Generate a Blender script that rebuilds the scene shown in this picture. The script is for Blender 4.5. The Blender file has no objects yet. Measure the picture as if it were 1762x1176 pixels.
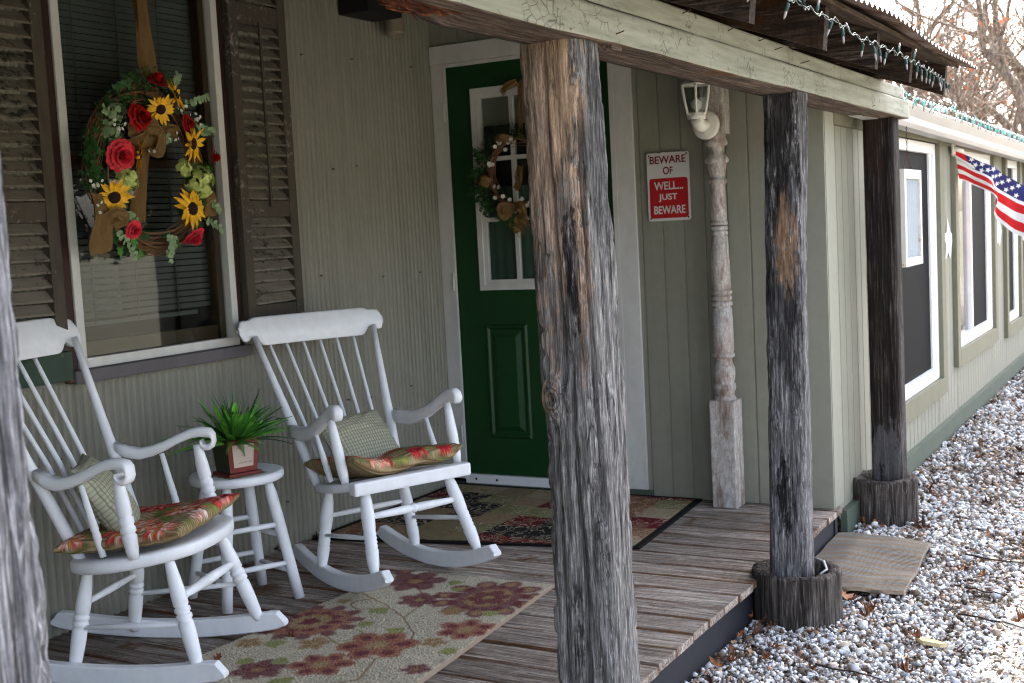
import bpy, bmesh, math, random
import numpy as np
from mathutils import Vector, Matrix, noise as mnoise
R_ = math.radians
sc = bpy.context.scene
COL = sc.collection

# ------------------------------------------------------------------ camera
CAM_Z = 1.42
yaw, pit, rol = R_(29.682), R_(5.1695), R_(-2.9919)
fw = Vector((math.cos(pit)*math.cos(yaw), math.cos(pit)*math.sin(yaw), -math.sin(pit)))
rt = fw.cross(Vector((0, 0, 1))).normalized(); up = rt.cross(fw)
r2 = rt*math.cos(rol)+up*math.sin(rol); u2 = -rt*math.sin(rol)+up*math.cos(rol)
cd = bpy.data.cameras.new('camera'); cam = bpy.data.objects.new('camera', cd); COL.objects.link(cam)
cam.matrix_world = Matrix(((r2.x, u2.x, -fw.x, 0), (r2.y, u2.y, -fw.y, 0), (r2.z, u2.z, -fw.z, CAM_Z), (0, 0, 0, 1)))
cd.sensor_width = 36; cd.lens = 2109.73/1762*36
cd.clip_start = .05; cd.clip_end = 2000
cd.dof.use_dof = True; cd.dof.focus_distance = 3.4; cd.dof.aperture_fstop = 8
sc.camera = cam
# ------------------------------------------------------------------ world, sun, exposure
SUN_EL = 40; SUN_AZ = Vector((.963, .268))       # horizontal direction towards the sun: behind the house
w = bpy.data.worlds.new('World'); sc.world = w; w.use_nodes = True
wn = w.node_tree.nodes; wl = w.node_tree.links
bg = wn['Background']; sky = wn.new('ShaderNodeTexSky'); sky.sky_type = 'NISHITA'; sky.sun_disc = False
sky.sun_elevation = R_(SUN_EL); sky.sun_rotation = math.atan2(SUN_AZ.x, SUN_AZ.y)
sky.air_density = .75; sky.dust_density = 5.0; sky.ozone_density = .6
hs = wn.new('ShaderNodeHueSaturation'); hs.inputs['Saturation'].default_value = .62
wl.new(sky.outputs[0], hs.inputs['Color']); wl.new(hs.outputs[0], bg.inputs[0]); bg.inputs[1].default_value = .15
sd = bpy.data.lights.new('sun', 'SUN'); sun = bpy.data.objects.new('sun', sd); COL.objects.link(sun)
sd.energy = 4.0; sd.angle = R_(.5); sd.color = (1, .95, .87)
sdir = Vector((SUN_AZ.x*math.cos(R_(SUN_EL)), SUN_AZ.y*math.cos(R_(SUN_EL)), math.sin(R_(SUN_EL))))
sun.rotation_euler = sdir.to_track_quat('Z', 'Y').to_euler(); sun.location = (6, 6, 9)
sc.view_settings.view_transform = 'Standard'; sc.view_settings.look = 'None'
sc.view_settings.gamma = 1; sc.view_settings.exposure = 3.0
sc.cycles.filter_width = 1.1

# ------------------------------------------------------------------ mesh builder
class MB:
    def __init__(s): s.v = []; s.f = []; s.mi = []; s.sm = []
    def add(s, vs, fs, mi=0, smooth=False, M=None):
        o = len(s.v)
        for p in vs:
            p = Vector(p)
            s.v.append(tuple(M @ p) if M is not None else tuple(p))
        for f in fs:
            s.f.append(tuple(i+o for i in f)); s.mi.append(mi); s.sm.append(smooth)
        return s
    def box(s, a, b, mi=0, M=None, bev=0):
        x0, y0, z0 = a; x1, y1, z1 = b
        if bev <= 0:
            vs = [(x, y, z) for z in (z0, z1) for y in (y0, y1) for x in (x0, x1)]
            fs = [(0, 2, 3, 1), (4, 5, 7, 6), (0, 1, 5, 4), (2, 6, 7, 3), (0, 4, 6, 2), (1, 3, 7, 5)]
            return s.add(vs, fs, mi, False, M)
        bm = bmesh.new(); bmesh.ops.create_cube(bm, size=1)
        for v in bm.verts: v.co = Vector(((x0+x1)/2+v.co.x*(x1-x0), (y0+y1)/2+v.co.y*(y1-y0), (z0+z1)/2+v.co.z*(z1-z0)))
        bmesh.ops.bevel(bm, geom=bm.edges[:], offset=bev, segments=2, affect='EDGES', profile=.6)
        bm.verts.index_update()
        s.add([v.co.copy() for v in bm.verts], [[v.index for v in f.verts] for f in bm.faces], mi, False, M); bm.free(); return s
    def tube(s, pts, rs, n=8, mi=0, caps=True, M=None, smooth=True):
        pts = [Vector(p) for p in pts]; m = len(pts)
        if not hasattr(rs, '__len__'): rs = [rs]*m
        vs = []; t0 = None; ref = None
        for i, p in enumerate(pts):
            t = (pts[min(i+1, m-1)]-pts[max(i-1, 0)])
            t = t.normalized() if t.length > 1e-9 else (t0 or Vector((0, 0, 1)))
            if ref is None:
                a = Vector((0, 0, 1)) if abs(t.z) < .9 else Vector((1, 0, 0))
                ref = (a-t*a.dot(t)).normalized()
            else:
                ref = ref-t*ref.dot(t)
                ref = ref.normalized() if ref.length > 1e-6 else Vector((1, 0, 0))
            b = t.cross(ref); t0 = t
            for k in range(n):
                a = 2*math.pi*k/n
                vs.append(p+(ref*math.cos(a)+b*math.sin(a))*rs[i])
        fs = [(i*n+k, i*n+(k+1) % n, (i+1)*n+(k+1) % n, (i+1)*n+k) for i in range(m-1) for k in range(n)]
        if caps: fs += [tuple(range(n-1, -1, -1)), tuple((m-1)*n+k for k in range(n))]
        return s.add(vs, fs, mi, smooth, M)
    def turned(s, p0, p1, prof, n=16, mi=0, M=None):
        p0 = Vector(p0); p1 = Vector(p1)
        return s.tube([p0.lerp(p1, t) for t, r in prof], [r for t, r in prof], n, mi, True, M)
    def prism(s, out, th, mi=0, M=None, smooth=False):
        """outline in XY extruded along Z by th (centred), slightly eased rim"""
        n = len(out); e = min(.004, th*.25)
        cx = sum(p[0] for p in out)/n; cy = sum(p[1] for p in out)/n
        def ins(p):
            d = Vector((p[0]-cx, p[1]-cy)); l = max(d.length, 1e-6); return (p[0]-d.x/l*e, p[1]-d.y/l*e)
        rings = [([ins(p) for p in out], -th/2), (out, -th/2+e), (out, th/2-e), ([ins(p) for p in out], th/2)]
        vs = [(p[0], p[1], z) for o, z in rings for p in o]
        fs = [(r*n+i, r*n+(i+1) % n, (r+1)*n+(i+1) % n, (r+1)*n+i) for r in range(3) for i in range(n)]
        s.add(vs, fs, mi, smooth, M)
        s.add([(p[0], p[1], -th/2) for p in rings[0][0]], [tuple(range(n-1, -1, -1))], mi, False, M)
        return s.add([(p[0], p[1], th/2) for p in rings[3][0]], [tuple(range(n))], mi, False, M)
    def grid(s, fn, nu, nv, mi=0, smooth=True, M=None, closed_u=False):
        vs = [fn(i/nu, j/nv) for j in range(nv+1) for i in range(nu+1)]
        fs = [(j*(nu+1)+i, j*(nu+1)+i+1, (j+1)*(nu+1)+i+1, (j+1)*(nu+1)+i) for j in range(nv) for i in range(nu)]
        return s.add(vs, fs, mi, smooth, M)
    def build(s, name, mats, parent=None, off=(0, 0, 0)):
        me = bpy.data.meshes.new(name)
        if any(off): s.v = [(p[0]-off[0], p[1]-off[1], p[2]-off[2]) for p in s.v]
        me.from_pydata(s.v, [], s.f)
        if not isinstance(mats, (list, tuple)): mats = [mats]
        for m in mats: me.materials.append(m)
        me.polygons.foreach_set('material_index', s.mi); me.polygons.foreach_set('use_smooth', s.sm)
        me.validate(); me.update()
        o = bpy.data.objects.new(name, me); COL.objects.link(o)
        if parent is not None: o.parent = parent
        return o

def tag(o, label=None, cat=None, group=None, kind=None):
    if label: o['label'] = label
    if cat: o['category'] = cat
    if group: o['group'] = group
    if kind: o['kind'] = kind
    return o
def thing(name, label, cat, loc=(0, 0, 0), rz=0, group=None):
    o = bpy.data.objects.new(name, None); COL.objects.link(o); o.location = loc; o.rotation_euler = (0, 0, rz)
    o.empty_display_size = .1
    return tag(o, label, cat, group)
def part(name, mb, mat, root, world=True):
    """parts given in world coordinates under an unrotated root"""
    off = tuple(root.location) if (world and root is not None) else (0, 0, 0)
    return mb.build(name, mat, root, off)
def sub(name, mb, mat, par, root):
    return mb.build(name, mat, par, tuple(root.location))
def V(*a): return Vector(a)
def Mt(loc, rot=(0, 0, 0), s=(1, 1, 1)):
    return Matrix.LocRotScale(Vector(loc), __import__('mathutils').Euler(rot), Vector(s))

# ------------------------------------------------------------------ node materials
class NM:
    def __init__(s, name, rough=.7, color=(.5, .5, .5), spec=.3):
        s.m = bpy.data.materials.new(name); s.m.use_nodes = True; s.t = s.m.node_tree; s.n = s.t.nodes; s.l = s.t.links
        s.b = s.n['Principled BSDF']; s.b.inputs['Roughness'].default_value = rough
        s.b.inputs['Base Color'].default_value = (*color, 1); s.b.inputs['Specular IOR Level'].default_value = spec
    def put(s, sock, v):
        if hasattr(v, 'is_linked') or hasattr(v, 'links'): s.l.new(v, sock)
        elif isinstance(v, (tuple, list)) and len(v) == 3 and sock.type == 'RGBA': sock.default_value = (*v, 1)
        else: sock.default_value = v
    def obj(s, scale=(1, 1, 1), rnd=True, coord='Object', rot=(0, 0, 0)):
        tc = s.n.new('ShaderNodeTexCoord'); mp = s.n.new('ShaderNodeMapping'); mp.inputs['Scale'].default_value = scale
        mp.inputs['Rotation'].default_value = rot
        v = tc.outputs[coord]
        if rnd:
            oi = s.n.new('ShaderNodeObjectInfo'); a = s.n.new('ShaderNodeVectorMath'); a.operation = 'MULTIPLY_ADD'
            s.l.new(oi.outputs['Random'], a.inputs[0]); a.inputs[1].default_value = (7.3, 11.1, 5.7); s.l.new(v, a.inputs[2]); v = a.outputs[0]
        s.l.new(v, mp.inputs[0]); return mp.outputs[0]
    def noise(s, vec, scale=5, detail=6, rough=.6, dist=0):
        t = s.n.new('ShaderNodeTexNoise'); s.l.new(vec, t.inputs['Vector']); t.inputs['Scale'].default_value = scale
        t.inputs['Detail'].default_value = detail; t.inputs['Roughness'].default_value = rough; t.inputs['Distortion'].default_value = dist
        return t.outputs['Fac']
    def vor(s, vec, scale=5, feat='F1', out='Distance'):
        t = s.n.new('ShaderNodeTexVoronoi'); s.l.new(vec, t.inputs['Vector']); t.inputs['Scale'].default_value = scale; t.feature = feat
        return t.outputs[out]
    def ramp(s, fac, stops, interp='LINEAR'):
        r = s.n.new('ShaderNodeValToRGB'); s.put(r.inputs[0], fac); e = r.color_ramp.elements; r.color_ramp.interpolation = interp
        while len(e) < len(stops): e.new(.5)
        for k, (p, c) in enumerate(stops):
            e[k].position = p; e[k].color = (*c, 1) if hasattr(c, '__len__') else (c, c, c, 1)
        return r.outputs[0]
    def mix(s, fac, a, b, mode='MIX'):
        x = s.n.new('ShaderNodeMix'); x.data_type = 'RGBA'; x.blend_type = mode
        s.put(x.inputs[0], fac); s.put(x.inputs[6], a); s.put(x.inputs[7], b); return x.outputs[2]
    def math(s, op, a, b=0., c=None, clamp=False):
        x = s.n.new('ShaderNodeMath'); x.operation = op; x.use_clamp = clamp; s.put(x.inputs[0], a); s.put(x.inputs[1], b)
        if c is not None: s.put(x.inputs[2], c)
        return x.outputs[0]
    def sep(s, vec):
        x = s.n.new('ShaderNodeSeparateXYZ'); s.l.new(vec, x.inputs[0]); return x.outputs
    def attr(s, name, out='Color'):
        a = s.n.new('ShaderNodeAttribute'); a.attribute_name = name; return a.outputs[out]
    def bump(s, h, st=.3, dist=.01, prev=None):
        b = s.n.new('ShaderNodeBump'); b.inputs['Strength'].default_value = st; b.inputs['Distance'].default_value = dist
        s.l.new(h, b.inputs['Height'])
        if prev is not None: s.l.new(prev, b.inputs['Normal'])
        return b.outputs[0]
    def out(s, col=None, nrm=None, rough=None):
        if col is not None: s.put(s.b.inputs['Base Color'], col)
        if nrm is not None: s.l.new(nrm, s.b.inputs['Normal'])
        if rough is not None: s.put(s.b.inputs['Roughness'], rough)
        return s.m

def m_plain(name, col, rough=.6, var=.12, sc_=12, bump=.1, spec=.3, metal=0):
    k = NM(name, rough, col, spec); v = k.obj()
    n = k.noise(v, sc_, 6, .65)
    lo = tuple(c*(1-var) for c in col); hi = tuple(min(1, c*(1+var)) for c in col)
    c = k.ramp(n, [(.3, lo), (.7, hi)])
    k.b.inputs['Metallic'].default_value = metal
    return k.out(c, k.bump(k.noise(v, sc_*6, 4), bump, .002))

def m_wood(name, cols, grain=(45, 45, 2.2), edge_boards=None, brown=None, brown_at=(.5, .62), crack=.5, blobs=(), knots=(), bump=.5, dist=.004, rough=.85, fine=3.2, rnd=True, dark=(.012, .01, .009)):
    """weathered timber: streaks along the grain, checks, and stains given as blobs (colour, centre, radii, amount)"""
    k = NM(name, rough, spec=.15); tc = k.n.new('ShaderNodeTexCoord')
    v = k.obj(grain, rnd); vf = k.obj(tuple(g*fine for g in grain), rnd); vb = k.obj((1, 1, 1), rnd)
    g = k.noise(v, 1, 9, .68, .35); gf = k.noise(vf, 1, 5, .6, .2); big = k.noise(vb, 3.3, 5, .6, .6)
    c = k.ramp(g, cols)
    c = k.mix(k.math('MULTIPLY', k.ramp(gf, [(.35, 1.), (.60, 0.)]), .75), c, tuple(x*.4 for x in cols[0][1]))
    c = k.mix(k.math('MULTIPLY', k.ramp(gf, [(.56, 0.), (.72, 1.)]), .45), c, tuple(min(1, x*1.35+.03) for x in cols[-1][1]))
    if edge_boards:
        PX_ = k.sep(tc.outputs['Object'])[0]; fr = k.math('FRACT', k.math('DIVIDE', k.math('ADD', PX_, edge_boards[1]), edge_boards[0])); ed = k.math('ABSOLUTE', k.math('SUBTRACT', fr, .5))
        e2 = k.math('ADD', ed, k.math('MULTIPLY_ADD', k.noise(k.obj((9, 2.2, 9), True), 1, 5, .6, .4), .5, -.25)); c = k.mix(k.ramp(e2, [(.40, 0.), (.50, .95)]), c, (.15, .068, .03))
        oi_ = k.n.new('ShaderNodeObjectInfo'); c = k.mix(1.0, c, k.ramp(oi_.outputs['Random'], [(0, .62), (1, 1.15)]), 'MULTIPLY')
    if brown: c = k.mix(k.ramp(k.math('MULTIPLY_ADD', g, .35, k.math('MULTIPLY', big, .65)), [(brown_at[0], 0.), (brown_at[1], 1.)]), c, k.mix(gf, brown, tuple(x*.3 for x in brown)))
    if blobs:
        P = k.sep(tc.outputs['Object']); wob = k.math('MULTIPLY_ADD', k.noise(k.obj((55, 55, 9), False), 1, 7, .75, 1.2), .55, k.math('MULTIPLY', k.noise(k.obj((14, 14, 5), False), 1, 7, .7, .8), .45))
        for colr, ce, ra, am in blobs:
            d = None
            for i in range(3):
                if ra[i] is None: continue
                q = k.math('POWER', k.math('ABSOLUTE', k.math('DIVIDE', k.math('SUBTRACT', P[i], ce[i]), ra[i])), 2.0)
                d = q if d is None else k.math('ADD', d, q)
            d = k.math('ADD', d, k.math('MULTIPLY_ADD', wob, 9.0, -4.5))
            mk = k.math('MULTIPLY', k.ramp(d, [(.4, 1.), (.95, 0.)]), am)
            bw = k.n.new('ShaderNodeRGBToBW'); k.l.new(c, bw.inputs[0]); lu = k.math('MULTIPLY', k.math('ADD', bw.outputs[0], .04), 3.2 if max(colr) > .1 else 2.4); c = k.mix(mk, c, k.mix(1.0, colr, k.mix(k.math('MINIMUM', lu, 1.6), (.12, .12, .12), (1., 1., 1.)), 'MULTIPLY'))
    for ky, kz, kr in knots:
        P = k.sep(tc.outputs['Object']); dy_ = k.math('SUBTRACT', P[1], ky); dz_ = k.math('MULTIPLY', k.math('SUBTRACT', P[2], kz), .8)
        dd = k.math('DIVIDE', k.math('SQRT', k.math('ADD', k.math('MULTIPLY', dy_, dy_), k.math('MULTIPLY', dz_, dz_))), kr); dd = k.math('ADD', dd, k.math('MULTIPLY_ADD', k.noise(k.obj((40, 40, 40), False), 1, 4, .6), .5, -.25))
        rg_ = k.math('MULTIPLY', k.ramp(k.math('SINE', k.math('MULTIPLY', dd, 16)), [(.3, 0.), (.8, 1.)]), k.ramp(dd, [(.9, .8), (1.6, 0.)])); front = k.ramp(P[0], [(0, 1.), (.01, 0.)])
        rg_ = k.math('MULTIPLY', k.math('MAXIMUM', rg_, k.ramp(dd, [(.18, 1.), (.3, 0.)])), front); c = k.mix(rg_, c, (.05, .04, .035))
    cv = k.obj((grain[0]*.55, grain[1]*.55, grain[2]*.4), rnd)
    cr = k.noise(cv, 1, 3, .5, .3)
    cm = k.ramp(k.math('ABSOLUTE', k.math('SUBTRACT', cr, .5)), [(.0, 1.), (.016, 0.)]); gate = k.ramp(k.noise(k.obj((4, 4, 2.5), rnd), 1, 4, .6), [(.42, .1), (.58, 1.)]); cm = k.math('MULTIPLY', cm, gate)
    bl2 = k.noise(k.obj((26, 26, 9), rnd), 1, 7, .72, .9); c = k.mix(.5, c, k.ramp(bl2, [(.3, .35), (.5, .9), (.7, 1.35)]), 'MULTIPLY')
    pit = k.noise(k.obj((150, 150, 55), rnd), 1, 5, .75); c = k.mix(.5, c, k.ramp(pit, [(.32, .25), (.48, .95), (.7, 1.3)]), 'MULTIPLY'); c = k.mix(k.math('MULTIPLY', cm, crack), c, dark)
    h = k.math('ADD', k.math('MULTIPLY_ADD', gf, .45, k.math('MULTIPLY', g, .8)), k.math('MULTIPLY', cm, -.8*crack))
    return k.out(c, k.bump(k.noise(k.obj((1, 1, 1), rnd), 260, 4, .7), .25, .003, k.bump(h, bump, dist)))

def m_paint(name, col, chip=None, chip_at=(.68, .72), dirt=(.12, .11, .09), dirt_amt=.3, rough=.5, grain=(6, 6, 1.5), bump=.12, spec=.35, chip_scale=40):
    k = NM(name, rough, col, spec); v = k.obj(grain); u = k.obj()
    n = k.noise(v, 1.6, 7, .65, .4)
    c = k.mix(k.math('MULTIPLY', k.ramp(n, [(.45, 0.), (.8, 1.)]), dirt_amt), col, dirt)
    n2 = k.noise(u, 22, 5, .6)
    c = k.mix(.25, c, k.ramp(n2, [(.3, tuple(x*.75 for x in col)), (.7, tuple(min(1, x*1.12) for x in col))]))
    h = k.math('MULTIPLY', n2, .4)
    if chip:
        ch = k.math('MULTIPLY_ADD', k.noise(u, chip_scale, 6, .7), .6, k.math('MULTIPLY', k.noise(u, 4, 3, .5), .4))
        cm = k.ramp(ch, [(chip_at[0], 0.), (chip_at[1], 1.)])
        c = k.mix(cm, c, chip); h = k.math('SUBTRACT', h, cm)
    return k.out(c, k.bump(h, bump, .003))

def m_glass(name, tint=(.02, .025, .025)):
    k = NM(name, .03, tint, .5)
    k.b.inputs['Transmission Weight'].default_value = 1.0; k.b.inputs['IOR'].default_value = 1.45
    k.b.inputs['Base Color'].default_value = (.85, .9, .9, 1)
    # thin pane: mostly see-through with a sharp reflection
    tr = k.n.new('ShaderNodeBsdfTransparent'); tr.inputs[0].default_value = (.82, .86, .86, 1)
    gl = k.n.new('ShaderNodeBsdfGlossy'); gl.inputs['Roughness'].default_value = .02
    fr = k.n.new('ShaderNodeFresnel'); fr.inputs[0].default_value = 1.6
    v = k.obj((1, 1, 1)); b = k.bump(k.noise(v, 3, 2, .5), .05, .02); k.l.new(b, gl.inputs['Normal'])
    mx = k.n.new('ShaderNodeMixShader'); ge = k.n.new('ShaderNodeNewGeometry'); k.l.new(k.math('MULTIPLY', fr.outputs[0], k.math('SUBTRACT', 1.0, ge.outputs['Backfacing'])), mx.inputs[0]); k.l.new(tr.outputs[0], mx.inputs[1]); k.l.new(gl.outputs[0], mx.inputs[2])
    k.l.new(mx.outputs[0], k.n['Material Output'].inputs[0]); return k.m

def m_cloth(name, col, weave=900, var=.25, rough=.95):
    k = NM(name, rough, col, .1); v = k.obj((1, 1, 1), False); p = k.sep(v)
    a = k.math('SINE', k.math('MULTIPLY', p[0], weave)); b = k.math('SINE', k.math('MULTIPLY', k.math('ADD', p[2], p[1]), weave))
    wv = k.math('MULTIPLY', a, b)
    c = k.mix(k.ramp(wv, [(.2, 0.), (.8, 1.)]), tuple(x*(1-var) for x in col), tuple(min(1, x*(1+var)) for x in col))
    c = k.mix(k.math('MULTIPLY', k.ramp(k.noise(v, 60, 4), [(.4, 0.), (.7, 1.)]), .35), c, tuple(x*.5 for x in col))
    return k.out(c, k.bump(wv, .5, .002))

def m_attr(name, rough=.9, attr='col', nscale=0, bump=0, spec=.1):
    k = NM(name, rough, spec=spec); c = k.attr(attr); n = None
    if nscale:
        v = k.obj((1, 1, 1), False); f = k.noise(v, nscale, 3, .7)
        c = k.mix(1.0, c, k.ramp(f, [(.25, .6), (.75, 1.0)]), 'MULTIPLY'); n = k.bump(f, bump, .006)
    return k.out(c, n)

def m_leaf(name, col, var=.35, trans=.25, rough=.55):
    k = NM(name, rough, col, .25); v = k.obj(); n = k.noise(v, 35, 4, .6)
    c = k.ramp(n, [(.3, tuple(x*(1-var) for x in col)), (.7, tuple(min(1, x*(1+var)) for x in col))])
    return k.out(c)

GREY = [(.28, (.035, .033, .034)), (.45, (.16, .155, .155)), (.6, (.34, .335, .34)), (.75, (.6, .6, .62))]
M = {}
M['white'] = m_paint('white_paint', (.82, .84, .87), chip=(.16, .13, .11), chip_at=(.685, .70), dirt=(.4, .38, .34), dirt_amt=.2, rough=.38, bump=.1, chip_scale=70)
M['trim'] = m_paint('white_trim_paint', (.60, .60, .57), chip=(.3, .28, .24), chip_at=(.72, .75), dirt=(.3, .29, .24), dirt_amt=.45, rough=.6, bump=.15)
M['vinyl'] = m_paint('white_vinyl', (.8, .8, .8), dirt=(.4, .38, .33), dirt_amt=.12, rough=.4, bump=.03)
M['wall'] = m_paint('sage_metal_paint', (.232, .226, .182), chip=(.1, .07, .04), chip_at=(.735, .76), dirt=(.09, .08, .055), dirt_amt=.55, rough=.5, grain=(9, 9, .9), bump=.05)
M['siding'] = m_paint('sage_siding_paint', (.245, .242, .192), chip=(.12, .11, .07), chip_at=(.77, .79), dirt=(.14, .14, .09), dirt_amt=.4, rough=.75, grain=(22, 22, 1.3), bump=.3)
M['corner'] = m_paint('sage_corner_paint', (.25, .252, .205), dirt=(.14, .14, .1), dirt_amt=.2, rough=.6, bump=.1)
M['sagetrim'] = m_paint('dark_sage_trim', (.16, .155, .105), dirt=(.05, .05, .03), dirt_amt=.35, rough=.75, bump=.2)
M['base'] = m_paint('dark_green_board', (.075, .095, .07), dirt=(.03, .03, .02), dirt_amt=.4, rough=.8, bump=.25)
M['door'] = m_paint('green_door_paint', (.0065, .046, .011), dirt=(.006, .02, .008), dirt_amt=.3, rough=.42, bump=.08)
M['black'] = m_plain('dark_interior', (.012, .011, .011), .9)
M['glass'] = m_glass('window_glass')
M['dark_red'] = m_plain('dark_jamb_wood', (.03, .012, .008), .6)
M['screen'] = m_plain('dark_insect_screen', (.004, .005, .008), .6, spec=.03)
M['metal'] = m_plain('galvanised_metal', (.42, .42, .42), .45, metal=.7)
M['darkmetal'] = m_plain('rusty_metal', (.09, .05, .03), .7, metal=.4)
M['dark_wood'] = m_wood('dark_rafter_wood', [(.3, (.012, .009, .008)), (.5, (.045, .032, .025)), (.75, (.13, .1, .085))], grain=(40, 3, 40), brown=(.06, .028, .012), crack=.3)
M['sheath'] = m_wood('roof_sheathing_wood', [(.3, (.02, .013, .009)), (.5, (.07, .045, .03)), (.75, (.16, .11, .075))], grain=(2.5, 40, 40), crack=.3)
M['deck'] = m_wood('weathered_deck_wood', [(.28, (.17, .12, .09)), (.42, (.32, .26, .215)), (.58, (.47, .405, .35)), (.78, (.64, .575, .52))], grain=(42, 1.5, 42), edge_boards=(.1405, 2.5+.1405*10), brown=(.17, .085, .04), brown_at=(.55, .62), crack=.7, bump=.5)
M['fascia'] = m_paint('slate_rim_paint', (.020, .020, .026), dirt=(.03, .03, .03), dirt_amt=.4, rough=.7)
M['shutter'] = m_paint('worn_shutter_paint', (.07, .058, .043), chip=(.26, .245, .22), chip_at=(.56, .64), dirt=(.03, .022, .014), dirt_amt=.8, rough=.85, grain=(30, 30, 6), bump=.5)
M['louvre'] = m_paint('worn_louvre_paint', (.19, .165, .13), chip=(.03, .032, .022), chip_at=(.53, .6), dirt=(.05, .04, .025), dirt_amt=.7, rough=.85, grain=(5, 30, 30), bump=.5)
M['greenwood'] = m_paint('faded_green_paint', (.04, .07, .05), chip=(.14, .12, .1), chip_at=(.56, .63), rough=.85, bump=.4)
M['sill'] = m_paint('worn_grey_sill', (.12, .11, .115), chip=(.6, .58, .55), chip_at=(.635, .65), dirt=(.03, .03, .03), dirt_amt=.5, rough=.8, bump=.3)
M['blind'] = m_plain('blind_slat', (.11, .11, .10), .6)
M['curtain'] = m_cloth('white_curtain', (.3, .3, .3), 500, .05)
M['beam_paint'] = m_wood('peeling_sage_paint', [(.25, (.25, .26, .18)), (.5, (.38, .395, .29)), (.75, (.47, .485, .37))], grain=(1.6, 26, 26), crack=.0, bump=.35, fine=2.2)
M['burlap'] = m_cloth('burlap', (.29, .18, .075), 2300, .4)
M['twig'] = m_plain('grapevine', (.20, .10, .05), .8)
print('materials ok')
# ================================================================== STRUCTURE
GZ = 0.0; DZ = 0.16; WY = 3.33; DX = 5.17; AY = 1.41
def m_crackpaint():
    k = NM('crackled_sage_paint', .75, spec=.2); v = k.obj((1, 1, 1), False); s_ = k.obj((1.2, 14, 14), False)
    n = k.noise(s_, 3, 7, .65, .3)
    c = k.ramp(n, [(.25, (.17, .17, .13)), (.5, (.27, .275, .225)), (.75, (.36, .365, .31))])
    e1 = k.vor(k.obj((26, 40, 42), False), 1, 'DISTANCE_TO_EDGE'); m1 = k.ramp(k.noise(v, 7, 4), [(.55, 0.), (.6, .8)])
    cr = k.math('MULTIPLY', k.ramp(e1, [(0, 1.), (.045, 0.)]), m1)
    e2 = k.vor(k.obj((60, 60, 22), False), 1, 'DISTANCE_TO_EDGE'); m2 = k.ramp(k.noise(v, 13, 3), [(.56, 0.), (.62, 1.)])
    cr = k.math('MAXIMUM', cr, k.math('MULTIPLY', k.ramp(e2, [(0, .8), (.06, 0.)]), m2))
    c = k.mix(cr, c, (.035, .03, .02))
    ch = k.ramp(k.noise(k.obj((14, 40, 40), False), 1, 8, .75), [(.64, 0.), (.67, 1.)]); c = k.mix(ch, c, (.1, .06, .035))
    return k.out(c, k.bump(k.math('SUBTRACT', k.math('MULTIPLY', n, .5), cr), .5, .003))
M['crackpaint'] = m_crackpaint()
M['beam_wood'] = m_wood('bare_beam_wood', [(.3, (.04, .03, .024)), (.5, (.13, .095, .075)), (.75, (.29, .235, .20))], grain=(2.2, 38, 38), brown=(.17, .075, .035), brown_at=(.56, .66), crack=.7)
M['rot'] = m_wood('rotten_wood', [(.3, (.015, .006, .004)), (.5, (.12, .035, .015)), (.75, (.42, .15, .06))], grain=(5, 60, 60), crack=.8, bump=1, dist=.01)

# ---- ground
g = MB()
xs = [-400, -40, -8, 0, 2, 4, 6, 8, 12, 16, 24, 60, 400]; ys = [-400, -60, -12, -3, -1, 0, 1, 2, 6, 14, 60, 400]
g.add([(x, y, -.012) for y in ys for x in xs], [(j*len(xs)+i, j*len(xs)+i+1, (j+1)*len(xs)+i+1, (j+1)*len(xs)+i) for j in range(len(ys)-1) for i in range(len(xs)-1)])
def m_ground():
    k = NM('gravel_bed', .95, spec=.1); v = k.obj((1, 1, 1), False); P = k.sep(v)
    vc = k.vor(v, 55, out='Color'); r = k.sep(vc)[0]
    peb = k.ramp(r, [(0, (.10, .08, .06)), (.3, (.3, .26, .22)), (.5, (.5, .5, .5)), (.8, (.62, .62, .62)), (.93, (.4, .28, .18))])
    edge = k.ramp(k.vor(v, 55, 'DISTANCE_TO_EDGE'), [(.02, 0.), (.12, 1.)]); peb = k.mix(edge, (.04, .03, .02), peb)
    n = k.noise(v, 1.2, 5); n2 = k.noise(v, 40, 4)
    grass = k.mix(n2, k.ramp(n, [(.3, (.15, .145, .11)), (.7, (.25, .24, .20))]), (.11, .11, .075))
    soil = k.ramp(k.noise(v, 30, 5), [(.3, (.03, .022, .016)), (.7, (.11, .085, .06))])
    yy = k.math('MULTIPLY_ADD', n, .5, P[1])
    near = k.ramp(k.math('MULTIPLY_ADD', yy, .5, 1.0), [(.38, 0.), (.42, 1.)])          # gravel path near the house, lawn beyond
    c = k.mix(near, grass, k.mix(.45, peb, soil))
    return k.out(c, k.bump(edge, .6, .01))
tag(g.build('gravel_ground', m_ground()), kind='structure')

# ---- house (one building: porch recess + long wing)
house = thing('house', 'low sage green house with corrugated metal porch wall, green door and long plank wing', 'house', (4.0, WY, 0))
def corr(name, x0, x1, z0, z1, y, pitch=.0318, amp=.010, holes=None):
    mb = MB(); n = int((x1-x0)/pitch*8); nz = max(1, int((z1-z0)/.25)); vs = []; fs = []
    for j in range(nz+1):
        z = z0+(z1-z0)*j/nz
        for i in range(n+1):
            x = x0+(x1-x0)*i/n; a = abs(math.sin(math.pi*x/pitch)); b = mnoise.noise(Vector((x*1.3, z*.9, 3)))*.004
            vs.append((x, y+amp-a**.42*amp*2+b, z))
    for j in range(nz):
        for i in range(n): fs.append((j*(n+1)+i, j*(n+1)+i+1, (j+1)*(n+1)+i+1, (j+1)*(n+1)+i))
    mb.add(vs, fs, 0, True); return part(name, mb, M['wall'], house)
corr('corrugated_wall', -.6, 3.662, .12, .985, WY-.002)
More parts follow.
